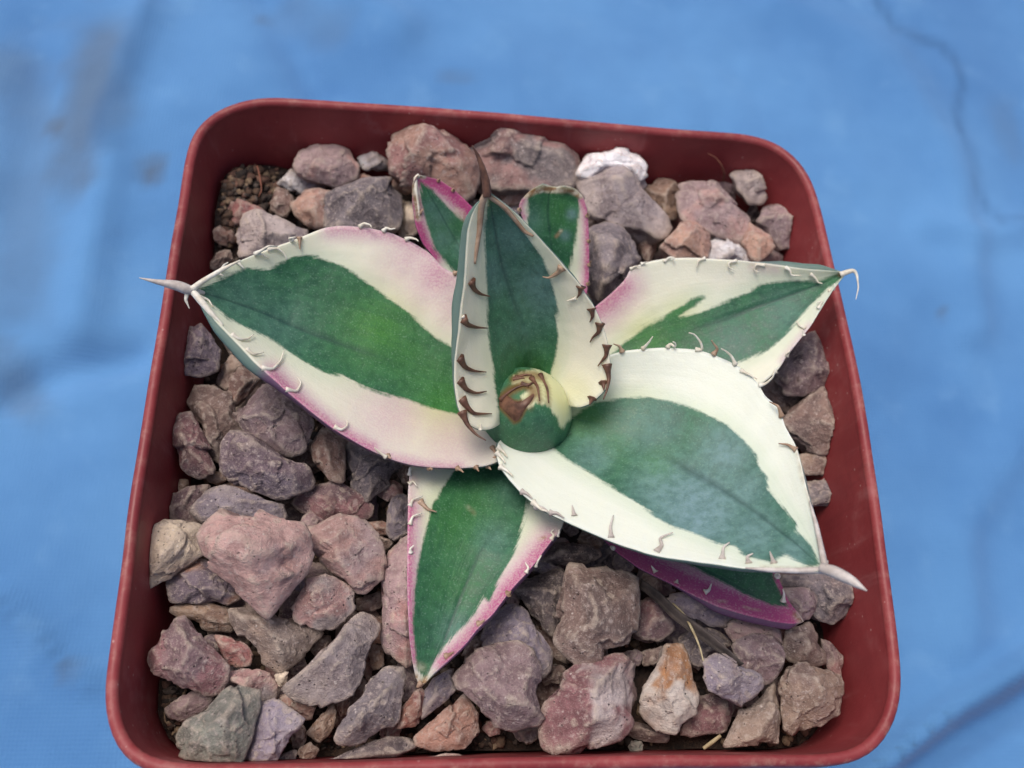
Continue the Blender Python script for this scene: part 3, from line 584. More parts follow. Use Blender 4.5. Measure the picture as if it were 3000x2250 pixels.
# ---- spines, horny margins and teeth
spine('left', K('A', [(400, 520), (330, 508), (290, 496), (250, 478), (200, 468), (110, 452), (15, 430)]), [(0, 7.9), (.3, 9.2), (1, 10.5)], [.2, .5, .62, .55, .36, .2, .04], M_GREYT)
spine('left', K('A', [(300, 505), (290, 560), (312, 612)]), [(0, 8.9), (1, 7.8)], [.3, .2, .04], M_WHITE, 'barb')
horn('left', 'A', [(325, 498), (400, 443), (520, 373), (620, 322)], M_WHITE, [.38, .3, .26, .08])
horn('left', 'A', [(325, 502), (370, 555), (440, 640), (515, 715)], M_WHITE, [.4, .42, .32, .1])
spine('upright', K('B', [(655, 650), (645, 560), (640, 480), (600, 330), (550, 200), (490, 95)]), [(0, 19.8), (.5, 22), (1, 24)], [.5, .5, .42, .32, .2, .04], M_BROWN)
horn('upright', 'B', [(650, 620), (600, 700), (585, 800), (570, 1000), (540, 1200), (518, 1395)], M_TAN, [.42, .42, .38, .32, .28, .16])
horn('upright', 'B', [(665, 630), (760, 700), (850, 770), (950, 890), (1060, 1030), (1170, 1085)], M_TAN, [.38, .3, .28, .27, .26, .14])
spine('broad', K('n', [(2405, 1662), (2420, 1668), (2442, 1674), (2490, 1698), (2540, 1731)]), [(0, 14.8), (.5, 16.5), (1, 18)], [.5, .62, .6, .42, .06], M_GREYT)
horn('broad', 'R5', [(1862, 1095), (1840, 980), (1810, 840), (1770, 700)], M_GREYT, [.4, .3, .24, .08])
horn('broad', 'R5', [(1862, 1097), (1700, 1100), (1550, 1096), (1400, 1084)], M_GREYT, [.4, .3, .26, .08])
spine('right', K('R4', [(1890, 245), (1930, 228), (1985, 212), (2003, 240), (2015, 330), (1996, 415)]), [(0, 6.1), (.3, 7), (1, 6.2)], [.4, .32, .18, .1, .08, .03], M_WHITE)
spine('front', K('L5', [(300, 1545), (280, 1568), (268, 1580)]), [(0, -3.4), (1, -3.6)], [.35, .3, .1], M_TAN)
horn('backleft', '1', [(1610, 582), (1585, 600), (1590, 680), (1605, 780), (1612, 860)], M_WHITE, [.26, .28, .2, .16, .05], 'dried_edge')
TEETH = {
 ('upright', 'C', 'B', .42): [[(355, 60), (385, 135), (440, 172), (525, 192)], [(290, 365), (330, 420), (400, 440), (508, 447)], [(262, 682), (310, 765), (390, 795), (500, 803)], [(265, 865), (320, 945), (400, 975), (500, 955)],
    [(280, 1015), (330, 1090), (380, 1140), (545, 1140)], [(285, 1120), (330, 1230), (400, 1310), (500, 1367)], [(1250, 110), (1240, 170), (1215, 205)], [(1335, 285), (1345, 350), (1318, 405)], [(1405, 405), (1395, 480), (1345, 520), (1317, 572)], [(1462, 580), (1455, 670), (1420, 710), (1378, 765)],
    [(1460, 740), (1478, 860), (1460, 950), (1425, 1042)], [(1432, 890), (1436, 955)], [(1340, 1015), (1318, 1070)]],
 ('upright', 'B', 'T', .4): [[(1465, 1410), (1410, 1480), (1320, 1530), (1232, 1510)]],
 ('upright', 'C', 'W', .2): [[(430, 1312), (437, 1262)], [(1210, 205), (1130, 228)], [(290, 350), (310, 370), (350, 400)]],
 ('left', 'A', 'W', .22): [[(910, 195), (890, 182), (932, 174)], [(1320, 122), (1345, 100), (1385, 112), (1390, 130)], [(1450, 138), (1470, 118), (1495, 128), (1525, 120)], [(1585, 200), (1610, 190), (1650, 200), (1662, 214)], [(760, 255), (820, 248), (865, 285), (877, 325)], [(500, 385), (520, 350), (545, 335)], [(595, 335), (610, 350), (632, 375)], [(470, 400), (490, 405), (515, 415)], [(690, 285), (730, 262), (770, 235), (830, 240)],
    [(690, 285), (735, 285), (775, 312)], [(560, 762), (605, 792), (655, 792), (697, 758)], [(648, 852), (690, 882), (755, 868)], [(738, 962), (800, 972), (850, 920), (872, 850)], [(880, 1088), (945, 1100), (972, 1050), (945, 1005)], [(1165, 1308), (1205, 1328), (1242, 1302), (1242, 1262)], [(1465, 1502), (1425, 1472), (1390, 1440)], [(345, 530), (425, 560), (452, 605)]],
 ('left', 'A', 'T', .26): [[(1890, 1552), (1910, 1562), (1928, 1578)], [(2000, 1546), (2018, 1572)], [(2070, 1540), (2090, 1562)], [(1725, 1550), (1745, 1560)], [(1480, 1480), (1500, 1495)], [(2095, 1430), (2120, 1465), (2142, 1490)], [(2105, 1480), (2140, 1515), (2168, 1545)], [(955, 190), (958, 262)], [(1875, 385), (1900, 376), (1935, 382)]],
 ('broad', 'R4', 'W', .22): [[(545, 748), (565, 730), (590, 700), (618, 658)], [(712, 735), (735, 705), (765, 735), (770, 705), (745, 692)], [(905, 745), (955, 750), (945, 700), (900, 640), (848, 628)], [(1175, 858), (1150, 800), (1110, 765), (1070, 745)], [(1335, 1000), (1380, 990), (1430, 945), (1452, 888)], [(1215, 900), (1260, 920), (1330, 960)]],
 ('broad', 'R4', 'T', .27): [[(402, 768), (385, 732), (338, 714)], [(1030, 785), (1062, 745), (1030, 705), (1015, 682)], [(1492, 1212), (1468, 1140), (1400, 1108)], [(1590, 1440), (1530, 1402), (1460, 1395)]],
 ('broad', 'R5', 'G', .28): [[(447, 790), (440, 760), (435, 728)], [(655, 915), (650, 850), (670, 780)], [(910, 995), (945, 955), (925, 915), (1015, 880)], [(1280, 1035), (1288, 965), (1330, 935)], [(1430, 1060), (1420, 1020), (1460, 1000)], [(1572, 1060), (1548, 988)], [(1925, 1085), (1938, 1030)], [(150, 655), (180, 665), (215, 695)], [(230, 738), (270, 745), (305, 768)], [(310, 775), (350, 775), (395, 805)]],
 ('broad', 'R5', 'W', .3): [[(15, 525), (50, 545), (92, 582)], [(215, 715), (260, 755), (310, 770)], [(0, 440), (30, 470), (50, 500)], [(-15, 400), (20, 430), (40, 460)]],
 ('right', 'R4', 'W', .21): [[(688, 155), (725, 125), (762, 128), (740, 150)], [(962, 128), (915, 145), (903, 200)], [(1182, 150), (1130, 160), (1128, 195), (1172, 216)], [(1375, 180), (1312, 175), (1298, 215), (1345, 228)], [(1515, 195), (1550, 215), (1552, 250), (1635, 250)], [(1685, 240), (1720, 265), (1738, 298), (1775, 305)], [(458, 202), (490, 184), (522, 182)], [(530, 172), (568, 158)],
    [(1808, 355), (1850, 345), (1852, 298)], [(1740, 475), (1772, 420), (1722, 440)], [(1650, 610), (1612, 592), (1588, 555)], [(1640, 655), (1636, 620)], [(1525, 800), (1545, 765), (1512, 790)], [(1455, 905), (1430, 930)]],
 ('front', 'L5', 'W', .21): [[(213, 205), (215, 160), (238, 142)], [(215, 262), (245, 242), (272, 280)], [(222, 405), (240, 362), (312, 335)], [(222, 525), (240, 470), (308, 447)], [(228, 705), (225, 680), (252, 655)], [(1138, 622), (1158, 590), (1135, 572), (1162, 550)], [(1178, 595), (1192, 570), (1188, 550)], [(975, 835), (992, 805), (968, 765)], [(1035, 792), (1055, 755), (1078, 718)]],
 ('front', 'L5', 'T', .32): [[(860, 972), (880, 955)], [(672, 1168), (710, 1140)], [(462, 1378), (508, 1345)], [(290, 375), (340, 425), (405, 445)]],
 ('low', 'R5', 'W', .28): [[(905, 1110), (890, 1085), (880, 1070)], [(1022, 1170), (1030, 1148)], [(1180, 1222), (1205, 1212), (1222, 1170)], [(1625, 1272), (1630, 1230), (1620, 1198)], [(665, 972), (672, 962)], [(1592, 1130), (1600, 1122)]],
 ('backright', 'B', 'T', .22): [[(1735, 855), (1740, 825)], [(1752, 1130), (1764, 1110)], [(1755, 1390), (1770, 1360), (1778, 1340)], [(1750, 1590), (1765, 1560)], [(990, 790), (1002, 765)]],
 ('backleft', '1', 'T', .2): [[(1615, 830), (1630, 810), (1642, 798)], [(1735, 618), (1745, 605)], [(1830, 680), (1838, 668)]],
}
MT = {'G': M_GREYT, 'B': M_BROWN, 'T': M_TAN, 'W': M_WHITE}
for (key, c, mt, r0), lst in TEETH.items():
    for pts in lst: tooth(key, c, pts, MT[mt], r0, prof=1.25 if mt == 'B' else 1.1, lift=.45 if mt != 'B' else .25)

# ------------------------------------------------------------------ the gravel
PAL = {  # main colour, second colour, share of the second, roughness of the break
 'pink': ((166, 118, 114), (150, 122, 124), .5), 'salmon': ((176, 128, 120), (150, 124, 122), .35), 'mauve': ((138, 112, 116), (118, 98, 106), .5), 'brick': ((146, 84, 80), (172, 112, 92), .35),
 'grey': ((140, 130, 130), (120, 110, 116), .5), 'lilac': ((142, 134, 146), (122, 114, 132), .5), 'rust': ((150, 108, 90), (122, 88, 76), .5), 'cream': ((196, 180, 160), (168, 148, 132), .45), 'white': ((222, 220, 222), (200, 190, 188), .35),
 'purple': ((110, 90, 104), (94, 84, 102), .5), 'dark': ((84, 74, 78), (64, 58, 64), .5), 'slate': ((104, 98, 104), (86, 82, 90), .5), 'olive': ((140, 120, 104), (122, 108, 98), .5), 'green': ((124, 132, 120), (108, 114, 104), .5),
 'peach': ((190, 148, 126), (166, 124, 110), .5), 'brown': ((122, 96, 86), (100, 80, 74), .5), 'maroon': ((124, 76, 82), (100, 72, 80), .5), 'ochre': ((160, 130, 104), (130, 100, 80), .5), 'tan': ((164, 138, 118), (142, 116, 104), .5),
 'palepink': ((178, 140, 134), (156, 132, 134), .45), 'palemauve': ((164, 152, 148), (140, 130, 132), .5),  # pale stone tones; on back stones partly sky haze put into the colour
 'redwhite': ((132, 78, 84), (196, 182, 180), .2), 'whiteochre': ((196, 186, 178), (168, 122, 86), .22), 'brickorange': ((150, 98, 94), (178, 134, 116), .4), 'purporange': ((112, 98, 114), (176, 128, 104), .22), 'pinkgrey': ((162, 122, 118), (134, 124, 124), .4)}
STONES = [
 ('1', 2, 'palepink', 'dusty pink rounded stone beside the small whitish stone against the back wall', [(800, 510), (870, 420), (930, 370), (1060, 365), (1160, 420), (1220, 520), (1200, 590), (1070, 660), (960, 630), (830, 560)]),
 ('1', 1, 'white', 'small whitish-grey stone between the dusty pink stone and the brick-red block', [(1185, 400), (1240, 370), (1400, 365), (1420, 480), (1390, 570), (1250, 535), (1200, 460)]),
 ('1', 4, 'brickorange', 'large brick-red block with orange end against the back wall', [(1395, 560), (1410, 330), (1450, 270), (1570, 250), (1640, 300), (1850, 330), (1960, 450), (2020, 600), (1970, 740), (1800, 650), (1650, 590), (1480, 610)]),
 ('n', 3, 'pinkgrey', 'large mauve-pink block with tan lower edge against the back wall', [(1330, 392), (1380, 375), (1500, 380), (1600, 368), (1664, 368), (1684, 415), (1694, 474), (1690, 545), (1600, 562), (1480, 562), (1410, 540), (1370, 460)]),
 ('1', 0, 'white', 'little white chip half buried below the dusty pink stone', [(690, 640), (780, 535), (850, 600), (925, 655), (850, 700), (740, 670)]),
 ('1', 1, 'rust', 'small orange-brown stone next to the salmon stone at the soil patch', [(650, 740), (690, 660), (760, 680), (800, 760), (760, 840), (700, 850), (640, 800)]),
 ('1', 2, 'peach', 'salmon-orange stone between the purple-grey block and the soil patch', [(780, 760), (860, 680), (980, 660), (1060, 690), (1010, 820), (1000, 910), (880, 905), (800, 840)]),
 ('1', 3, 'slate', 'large purple-grey faceted block behind the pink-flushed leaf', [(985, 730), (1090, 660), (1250, 610), (1450, 610), (1545, 640), (1495, 800), (1455, 905), (1200, 915), (1000, 900)]),
 ('1', 1, 'rust', 'orange stone peeking over the large purple-grey block', [(1070, 670), (1160, 590), (1270, 565), (1320, 600), (1230, 660), (1100, 700)]),
 ('1', 1, 'brick', 'reddish stone behind the pale lilac-grey stone near the side wall', [(365, 820), (400, 740), (480, 735), (570, 770), (640, 835), (520, 880), (390, 905)]),
 ('1', 3, 'palemauve', 'pale lilac-grey stone behind the toothed edge of the pink-flushed leaf', [(395, 930), (480, 840), (600, 825), (700, 870), (890, 940), (900, 1010), (760, 1060), (560, 1100), (440, 1100), (410, 1000)]),
 ('1', 1, 'rust', 'small red-brown stone sunk in soil beside the pale lilac-grey stone', [(270, 940), (310, 880), (390, 920), (415, 1000), (370, 1060), (290, 1020)]),
 ('1', 1, 'tan', 'small tan stone in soil near the hanging pale spine', [(240, 1180), (300, 1070), (390, 1060), (400, 1130), (290, 1200)]),
 ('1', 1, 'cream', 'beige stone beside the dried shrivelled leaf tip', [(1465, 910), (1490, 740), (1540, 715), (1590, 760), (1620, 960), (1560, 1000), (1480, 970)]),
 ('2', 4, 'white', 'bright white stone against the back wall', [(400, 520), (440, 405), (520, 390), (620, 340), (715, 338), (795, 470), (785, 525), (740, 560), (650, 500), (560, 500), (480, 545)]),
 ('2', 3, 'palemauve', 'large dusty mauve stone below the bright white stone', [(380, 560), (480, 525), (580, 470), (660, 480), (760, 560), (800, 640), (950, 800), (930, 850), (850, 885), (750, 840), (600, 830), (480, 745), (440, 660)]),
 ('2', 1, 'ochre', 'yellowish tan stone between the two big mauve stones', [(790, 620), (880, 525), (960, 565), (990, 620), (970, 780), (900, 790), (820, 680)]),
 ('2', 3, 'palepink', 'pale lilac-pink angular stone above the peach stones', [(965, 640), (1010, 590), (1130, 565), (1220, 580), (1300, 660), (1400, 760), (1390, 850), (1320, 925), (1150, 870), (1000, 780)]),
 ('2', 1, 'mauve', 'small reddish stone below the thin root at the back wall', [(1185, 560), (1250, 535), (1310, 580), (1320, 680), (1240, 630)]),
 ('2', 3, 'palemauve', 'smooth pale grey oval stone at the rounded pot corner', [(1295, 520), (1350, 480), (1400, 480), (1450, 560), (1515, 660), (1485, 705), (1400, 705), (1320, 620)]),
 ('2', 0, 'dark', 'dark stone in the gap below the pale grey oval stone', [(1370, 760), (1410, 700), (1500, 710), (1480, 800), (1400, 810)]),
 ('2', 2, 'mauve', 'rough mauve-brown stone at the rounded corner touching the side wall', [(1440, 800), (1500, 700), (1650, 655), (1685, 720), (1685, 820), (1645, 940), (1570, 955), (1500, 840)]),
 ('2', 3, 'peach', 'peach stone with pink face above the cream and green leaf', [(875, 950), (960, 870), (1000, 785), (1045, 782), (1160, 880), (1160, 1020), (960, 1020)]),
 ('2', 2, 'white', 'pale whitish-mauve stone wedged between two peach stones', [(1080, 990), (1200, 885), (1330, 905), (1420, 960), (1440, 1060), (1150, 1060)]),
 ('2', 3, 'peach', 'tan-peach stone next to the rough mauve-brown corner stone', [(1350, 930), (1390, 800), (1450, 850), (1520, 880), (1560, 950), (1450, 1040), (1400, 1000)]),
 ('2', 3, 'slate', 'charcoal-grey pitted stone beside the blunt cut leaf', [(450, 870), (540, 798), (660, 825), (750, 915), (785, 1010), (710, 1100), (600, 1215), (500, 1290), (440, 1150), (440, 980)]),
 ('2', 1, 'rust', 'orange-brown stone behind the charcoal-grey pitted stone', [(720, 850), (855, 865), (855, 960), (810, 1050), (770, 1010), (740, 910)]),
 ('2', 1, 'peach', 'pale orange chip behind the tip of the upright leaf', [(-80, 640), (20, 600), (150, 575), (160, 650), (60, 700), (-60, 700)]),
 ('2', 1, 'mauve', 'mauve stone low beside the side wall under the leaf reaching over the rim', [(1430, 1010), (1550, 960), (1600, 1000), (1590, 1100), (1450, 1100)]),
 ('R4', 3, 'mauve', 'mauve angular stone below the leaf reaching over the rim', [(1420, 940), (1490, 850), (1560, 750), (1650, 645), (1720, 625), (1795, 720), (1855, 830), (1890, 910), (1800, 960), (1650, 1072), (1530, 1055)]),
 ('R4', 2, 'brown', 'tall brown-grey stone against the side wall beside the white leaf margin', [(1490, 1250), (1560, 1170), (1700, 1050), (1820, 945), (1892, 1020), (1892, 1150), (1855, 1260), (1835, 1440), (1750, 1445), (1620, 1385), (1520, 1330)]),
 ('R4', 1, 'brown', 'brown stone in shade below the mauve angular stone', [(1340, 1010), (1420, 960), (1530, 1050), (1665, 1080), (1540, 1200), (1400, 1110)]),
 ('R4', 1, 'tan', 'small tan-grey stone under the tall brown-grey stone', [(1600, 1470), (1700, 1455), (1835, 1438), (1825, 1560), (1785, 1615), (1640, 1600)]),
 ('R5', 1, 'slate', 'slate-grey pointed stone by the side wall beside the white leaf margin', [(1740, 590), (1840, 572), (1950, 650), (1972, 710), (1880, 742), (1770, 745)]),
 ('R5', 2, 'slate', 'grey-brown plate under the drooping spine of the broadest leaf', [(1600, 1130), (1850, 1100), (1960, 1100), (2090, 1190), (2122, 1290), (1890, 1402), (1800, 1360), (1760, 1260), (1640, 1190)]),
 ('R5', 3, 'mauve', 'small dusty pink stone touching the tip of the magenta-edged leaf', [(1620, 1205), (1800, 1212), (1818, 1270), (1772, 1375), (1700, 1405), (1640, 1320)]),
 ('3', 2, 'purple', 'purple-brown faceted stone below the pale hanging spine', [(510, 410), (560, 270), (600, 140), (680, 100), (760, 195), (815, 280), (785, 400), (690, 442), (560, 442)]),
 ('3', 0, 'tan', 'small tan stone between purple-brown and orange stones', [(775, 480), (830, 370), (880, 305), (955, 370), (870, 490), (850, 540)]),
 ('3', 1, 'rust', 'bright orange stone peeking behind the large grey-and-rust stone', [(845, 500), (940, 375), (1080, 455), (990, 550), (940, 610), (880, 660)]),
 ('3', 3, 'mauve', 'large grey-and-rust stone beside the pink leaf margin', [(885, 660), (960, 560), (1080, 480), (1180, 505), (1310, 615), (1430, 710), (1445, 760), (1375, 890), (1270, 965), (1130, 925), (980, 835), (915, 745)]),
 ('3', 1, 'brown', 'brown streaked stone between the maroon flake and the large grey-and-rust stone', [(600, 620), (640, 515), (760, 505), (870, 570), (900, 700), (940, 800), (850, 870), (825, 1005), (745, 975), (685, 880), (685, 760)]),
 ('3', 2, 'maroon', 'maroon layered flake standing near the side wall', [(478, 800), (560, 708), (620, 698), (705, 830), (745, 930), (792, 1060), (680, 1125), (560, 1095), (515, 960)]),
 ('3', 3, 'purple', 'purple stone with white specks and dark triangular face', [(825, 900), (900, 815), (1000, 825), (1180, 950), (1320, 1010), (1462, 1120), (1330, 1192), (1160, 1252), (1020, 1225), (900, 1165), (825, 1060)]),
 ('3', 2, 'rust', 'rusty orange pitted stone below the pink leaf margin', [(1385, 900), (1480, 780), (1610, 850), (1615, 1130), (1510, 1115), (1415, 1000)]),
 ('3', 1, 'slate', 'dark teal-grey stone in the shade of the pink-flushed leaf', [(1625, 1000), (1640, 860), (1780, 910), (1975, 1005), (1905, 1125), (1760, 1255), (1655, 1185)]),
 ('3', 1, 'maroon', 'dull red stone behind the rough pink stone', [(1260, 1250), (1400, 1170), (1560, 1120), (1700, 1210), (1825, 1290), (1805, 1365), (1680, 1390), (1480, 1380), (1330, 1320)]),
 ('3', 2, 'lilac', 'blue-lilac slab behind the largest salmon stone', [(638, 1320), (700, 1218), (780, 1155), (920, 1175), (1080, 1255), (1250, 1278), (1315, 1340), (1270, 1405), (1000, 1420), (850, 1400), (720, 1400)]),
 ('3', 1, 'maroon', 'dark maroon stone against the side wall behind the cream stone', [(425, 1250), (500, 1185), (640, 1165), (745, 1145), (680, 1270), (690, 1400), (425, 1390)]),
 ('3', 1, 'lilac', 'lilac-grey stone in the gap beside the pink-edged forward leaf', [(1885, 1480), (1895, 1230), (1960, 1175), (2040, 1175), (2030, 1470), (1940, 1505)]),
 ('3', 1, 'mauve', 'small mauve stone between the salmon stone and the rough pink stone', [(1320, 1390), (1400, 1315), (1490, 1370), (1450, 1460), (1360, 1460)]),
 ('3', 0, 'tan', 'tiny tan chip beside the lilac-grey stone', [(1820, 1485), (1940, 1505), (1880, 1590)]),
 ('3', 0, 'ochre', 'tiny ochre chip below the maroon layered flake', [(510, 1170), (540, 1110), (600, 1120), (610, 1180), (550, 1200)]),
 ('4', 3, 'cream', 'cream-white craggy stone touching the side wall', [(295, 425), (345, 250), (338, 200), (378, 90), (440, 52), (560, 65), (700, 75), (670, 200), (695, 275), (560, 365), (490, 432), (330, 505)]),
 ('4', 5, 'palepink', 'largest salmon-pink stone with grey speckles lying on top of the gravel', [(632, 150), (720, 68), (850, 5), (1060, -8), (1200, 55), (1335, 78), (1385, 200), (1345, 370), (1265, 500), (1110, 705), (985, 562), (895, 452), (825, 392), (690, 290)]),
 ('4', 3, 'palepink', 'rough pink stone with ragged grey end beside the largest salmon-pink stone', [(1385, 120), (1480, 95), (1590, 15), (1740, 58), (1835, 180), (1858, 290), (1855, 430), (1745, 525), (1690, 525), (1565, 402), (1475, 332), (1395, 232)]),
 ('4', 2, 'purporange', 'dark purple stone with orange end under the largest salmon-pink stone', [(475, 580), (488, 450), (560, 378), (680, 298), (760, 335), (900, 445), (945, 562), (860, 605), (740, 560), (600, 585)]),
 ('4', 1, 'ochre', 'rusty orange stone below the dark purple stone with orange end', [(475, 640), (540, 595), (740, 585), (865, 618), (880, 700), (950, 785), (830, 780), (720, 765), (650, 695), (550, 685)]),
 ('4', 3, 'pinkgrey', 'flat mauve-pink stone below the rough pink stone', [(1270, 620), (1350, 445), (1500, 415), (1600, 475), (1695, 540), (1675, 620), (1600, 732), (1540, 775), (1400, 745), (1305, 685)]),
 ('4', 2, 'olive', 'olive-brown wedge below the point of the largest salmon-pink stone', [(865, 640), (930, 572), (1050, 595), (1130, 685), (1290, 685), (1400, 755), (1495, 778), (1350, 925), (1200, 1035), (1080, 965), (975, 845), (895, 722)]),
 ('4', 3, 'maroon', 'maroon-purple angular stone near the side wall below the rusty orange stone', [(298, 960), (400, 850), (440, 768), (510, 675), (580, 695), (685, 800), (765, 900), (845, 1000), (835, 1165), (790, 1205), (600, 1145), (420, 1065), (315, 1022)]),
 ('4', 2, 'brick', 'small rose-red triangular stone beside the maroon-purple angular stone', [(765, 798), (870, 805), (985, 875), (1035, 960), (985, 1005), (860, 995), (805, 890)]),
 ('4', 3, 'palemauve', 'long speckled grey stone lying diagonally beside the forward leaf', [(1235, 1125), (1390, 1000), (1540, 828), (1640, 695), (1720, 635), (1855, 645), (1858, 720), (1785, 882), (1725, 1022), (1665, 1165), (1530, 1215), (1420, 1275), (1285, 1185)]),
 ('4', 2, 'pinkgrey', 'pale pinkish chip above the grey-green slab', [(805, 1060), (870, 995), (1000, 1025), (1130, 1035), (1175, 1110), (1165, 1215), (1060, 1235), (990, 1135), (880, 1105)]),
 ('4', 2, 'cream', 'tiny white chip next to the pale pinkish chip', [(1155, 1040), (1255, 1035), (1235, 1105), (1190, 1145)]),
 ('4', 4, 'green', 'large grey-green slab at the front corner of the pot', [(478, 1440), (560, 1368), (720, 1268), (840, 1158), (930, 1115), (1055, 1168), (1045, 1290), (995, 1430), (945, 1580), (900, 1665), (700, 1700), (540, 1665), (535, 1540)]),
 ('4', 3, 'lilac', 'lilac-purple stone beside the large grey-green slab', [(955, 1575), (1055, 1268), (1180, 1225), (1335, 1360), (1275, 1450), (1175, 1595), (1080, 1655), (990, 1645)]),
 ('4', 3, 'slate', 'dark purple-grey stone beside the browned leaf tip', [(1565, 1450), (1640, 1268), (1780, 1098), (1870, 995), (2018, 995), (1965, 1180), (1945, 1352), (1835, 1445), (1680, 1505), (1595, 1495)]),
 ('4', 1, 'mauve', 'mauve-grey stone behind the large grey-green slab', [(435, 1270), (560, 1185), (680, 1155), (775, 1200), (690, 1290), (570, 1350), (480, 1330)]),
 ('4', 1, 'peach', 'peach chip below the long speckled grey stone', [(1170, 1200), (1280, 1175), (1430, 1275), (1390, 1370), (1270, 1320)]),
 ('4', 1, 'ochre', 'ochre stone between the lilac-purple and the dark purple-grey stones', [(1365, 1430), (1450, 1315), (1545, 1235), (1570, 1280), (1535, 1425), (1450, 1495)]),
 ('4', 1, 'ochre', 'small ochre nugget near the front rim', [(1305, 1560), (1380, 1485), (1445, 1540), (1415, 1615), (1330, 1625)]),
 ('4', 2, 'dark', 'long dark slate chip along the front wall', [(1465, 1630), (1640, 1555), (1880, 1455), (2045, 1445), (2055, 1530), (1900, 1605), (1600, 1660), (1500, 1668)]),
 ('4', 1, 'dark', 'dark chip behind the small ochre nugget', [(1080, 1640), (1200, 1580), (1300, 1530), (1290, 1630), (1200, 1670)]),
 ('4', 0, 'brown', 'brown stone in the gap under the rough pink stone', [(1690, 560), (1880, 500), (1880, 600), (1780, 640), (1690, 640)]),
 ('5', 2, 'pink', 'tall sparkling pink-mauve stone behind the forward leaf edge', [(238, 170), (310, 40), (420, -40), (560, -60), (600, 500), (480, 815), (330, 725), (265, 640), (285, 480), (262, 330)]),
 ('5', 2, 'brick', 'raspberry-red chip below the browned leaf tip', [(355, 1185), (400, 1045), (480, 945), (545, 905), (540, 1100), (480, 1155)]),
 ('5', 2, 'lilac', 'pale lilac-white chip beside the raspberry-red chip', [(525, 1112), (525, 960), (600, 865), (725, 785), (745, 932), (640, 1025)]),
 ('5', 2, 'rust', 'pinkish-brown wedge in front of the pale lilac-white chip', [(478, 1242), (600, 1128), (700, 1035), (800, 955), (895, 1080), (895, 1235), (800, 1305), (620, 1315), (500, 1285)]),
 ('5', 4, 'mauve', 'large mauve stone in front of the browned leaf tip', [(708, 840), (740, 765), (860, 685), (1000, 625), (1150, 615), (1245, 678), (1288, 800), (1265, 940), (1305, 1080), (1252, 1135), (1100, 1175), (1000, 1155), (868, 1045), (755, 922)]),
 ('5', 2, 'lilac', 'bluish-lilac stone behind the large mauve stone', [(890, 640), (915, 520), (1080, 315), (1205, 428), (1315, 600), (1365, 680), (1312, 865), (1230, 760), (1120, 680), (980, 660)]),
 ('5', 4, 'brown', 'big brown block with tan face in front of the plant', [(1375, 620), (1368, 550), (1428, 400), (1478, 140), (1700, 118), (1935, 158), (1935, 400), (1885, 622), (1612, 755), (1535, 735)]),
 ('5', 4, 'redwhite', 'large crimson stone with white patch near the front wall', [(1295, 1080), (1375, 950), (1445, 828), (1560, 755), (1680, 755), (1850, 715), (1965, 800), (1968, 960), (1885, 1132), (1805, 1225), (1650, 1285), (1480, 1335), (1330, 1295), (1285, 1180)]),
 ('6', 3, 'whiteochre', 'white stone with orange side near the front wall', [(385, 1292), (428, 1130), (478, 1000), (508, 928), (560, 875), (655, 885), (708, 990), (768, 1190), (745, 1295), (622, 1448), (500, 1445), (425, 1365)]),
 ('5', 0, 'slate', 'small grey stone under the large mauve stone', [(1105, 1170), (1280, 1125), (1278, 1240), (1200, 1290), (1130, 1258)]),
 ('5', 2, 'pinkgrey', 'thin pink almond-shaped chip at the front wall', [(555, 1380), (640, 1338), (750, 1345), (835, 1370), (720, 1408), (620, 1404)]),
 ('5', 1, 'dark', 'charcoal stone in the deep shade beside the big brown block', [(1120, 270), (1210, 175), (1400, 145), (1475, 200), (1435, 400), (1372, 565), (1240, 450)]),
 ('5', 1, 'dark', 'charcoal stone under the broadest leaf', [(1290, 90), (1400, -30), (1620, -20), (1710, 60), (1500, 140)]),
 ('5', 0, 'brown', 'small brown stone hidden under the forward leaf tip', [(780, 710), (830, 610), (910, 570), (935, 650), (860, 710)]),
 ('6', 1, 'maroon', 'maroon stone between the big brown block and the dry stem', [(340, 800), (375, 595), (470, 552), (565, 615), (605, 760), (530, 875), (420, 848)]),
 ('6', 2, 'lilac', 'long pale grey stone under the magenta-edged leaf', [(550, 565), (610, 505), (800, 545), (1065, 660), (960, 745), (830, 738), (680, 668)]),
 ('6', 2, 'pink', 'pinkish-brown stone under the tip of the magenta-edged leaf', [(940, 755), (1020, 690), (1150, 680), (1300, 775), (1320, 875), (1200, 800), (1100, 835), (1000, 860)]),
 ('6', 3, 'mauve', 'mauve-tan block beside the blue-grey stone', [(985, 872), (1120, 795), (1240, 785), (1315, 880), (1295, 1012), (1192, 1185), (1045, 1010)]),
 ('6', 4, 'lilac', 'blue-grey stone with reddish patches touching the end of the dry stem', [(805, 950), (868, 905), (962, 915), (1052, 995), (1152, 1055), (1185, 1150), (1082, 1265), (960, 1198), (848, 1148), (805, 1062)]),
 ('6', 2, 'brown', 'grey-brown stone below the magenta leaf tip', [(1300, 905), (1325, 785), (1480, 712), (1538, 790), (1595, 972), (1500, 1008), (1345, 965)]),
 ('6', 1, 'pink', 'pinkish stone against the side wall behind the speckled corner stone', [(1555, 815), (1620, 842), (1695, 920), (1690, 1070), (1610, 1040), (1570, 900)]),
 ('6', 3, 'tan', 'speckled pinkish-tan stone in the front corner of the pot', [(1285, 1082), (1315, 995), (1500, 1002), (1620, 1055), (1692, 1055), (1675, 1305), (1560, 1385), (1400, 1435), (1335, 1385), (1322, 1235)]),
 ('6', 2, 'olive', 'brownish triangular stone between the blue-grey and the speckled corner stones', [(945, 1505), (1045, 1288), (1150, 1262), (1250, 1070), (1295, 1260), (1285, 1495), (1100, 1508)]),
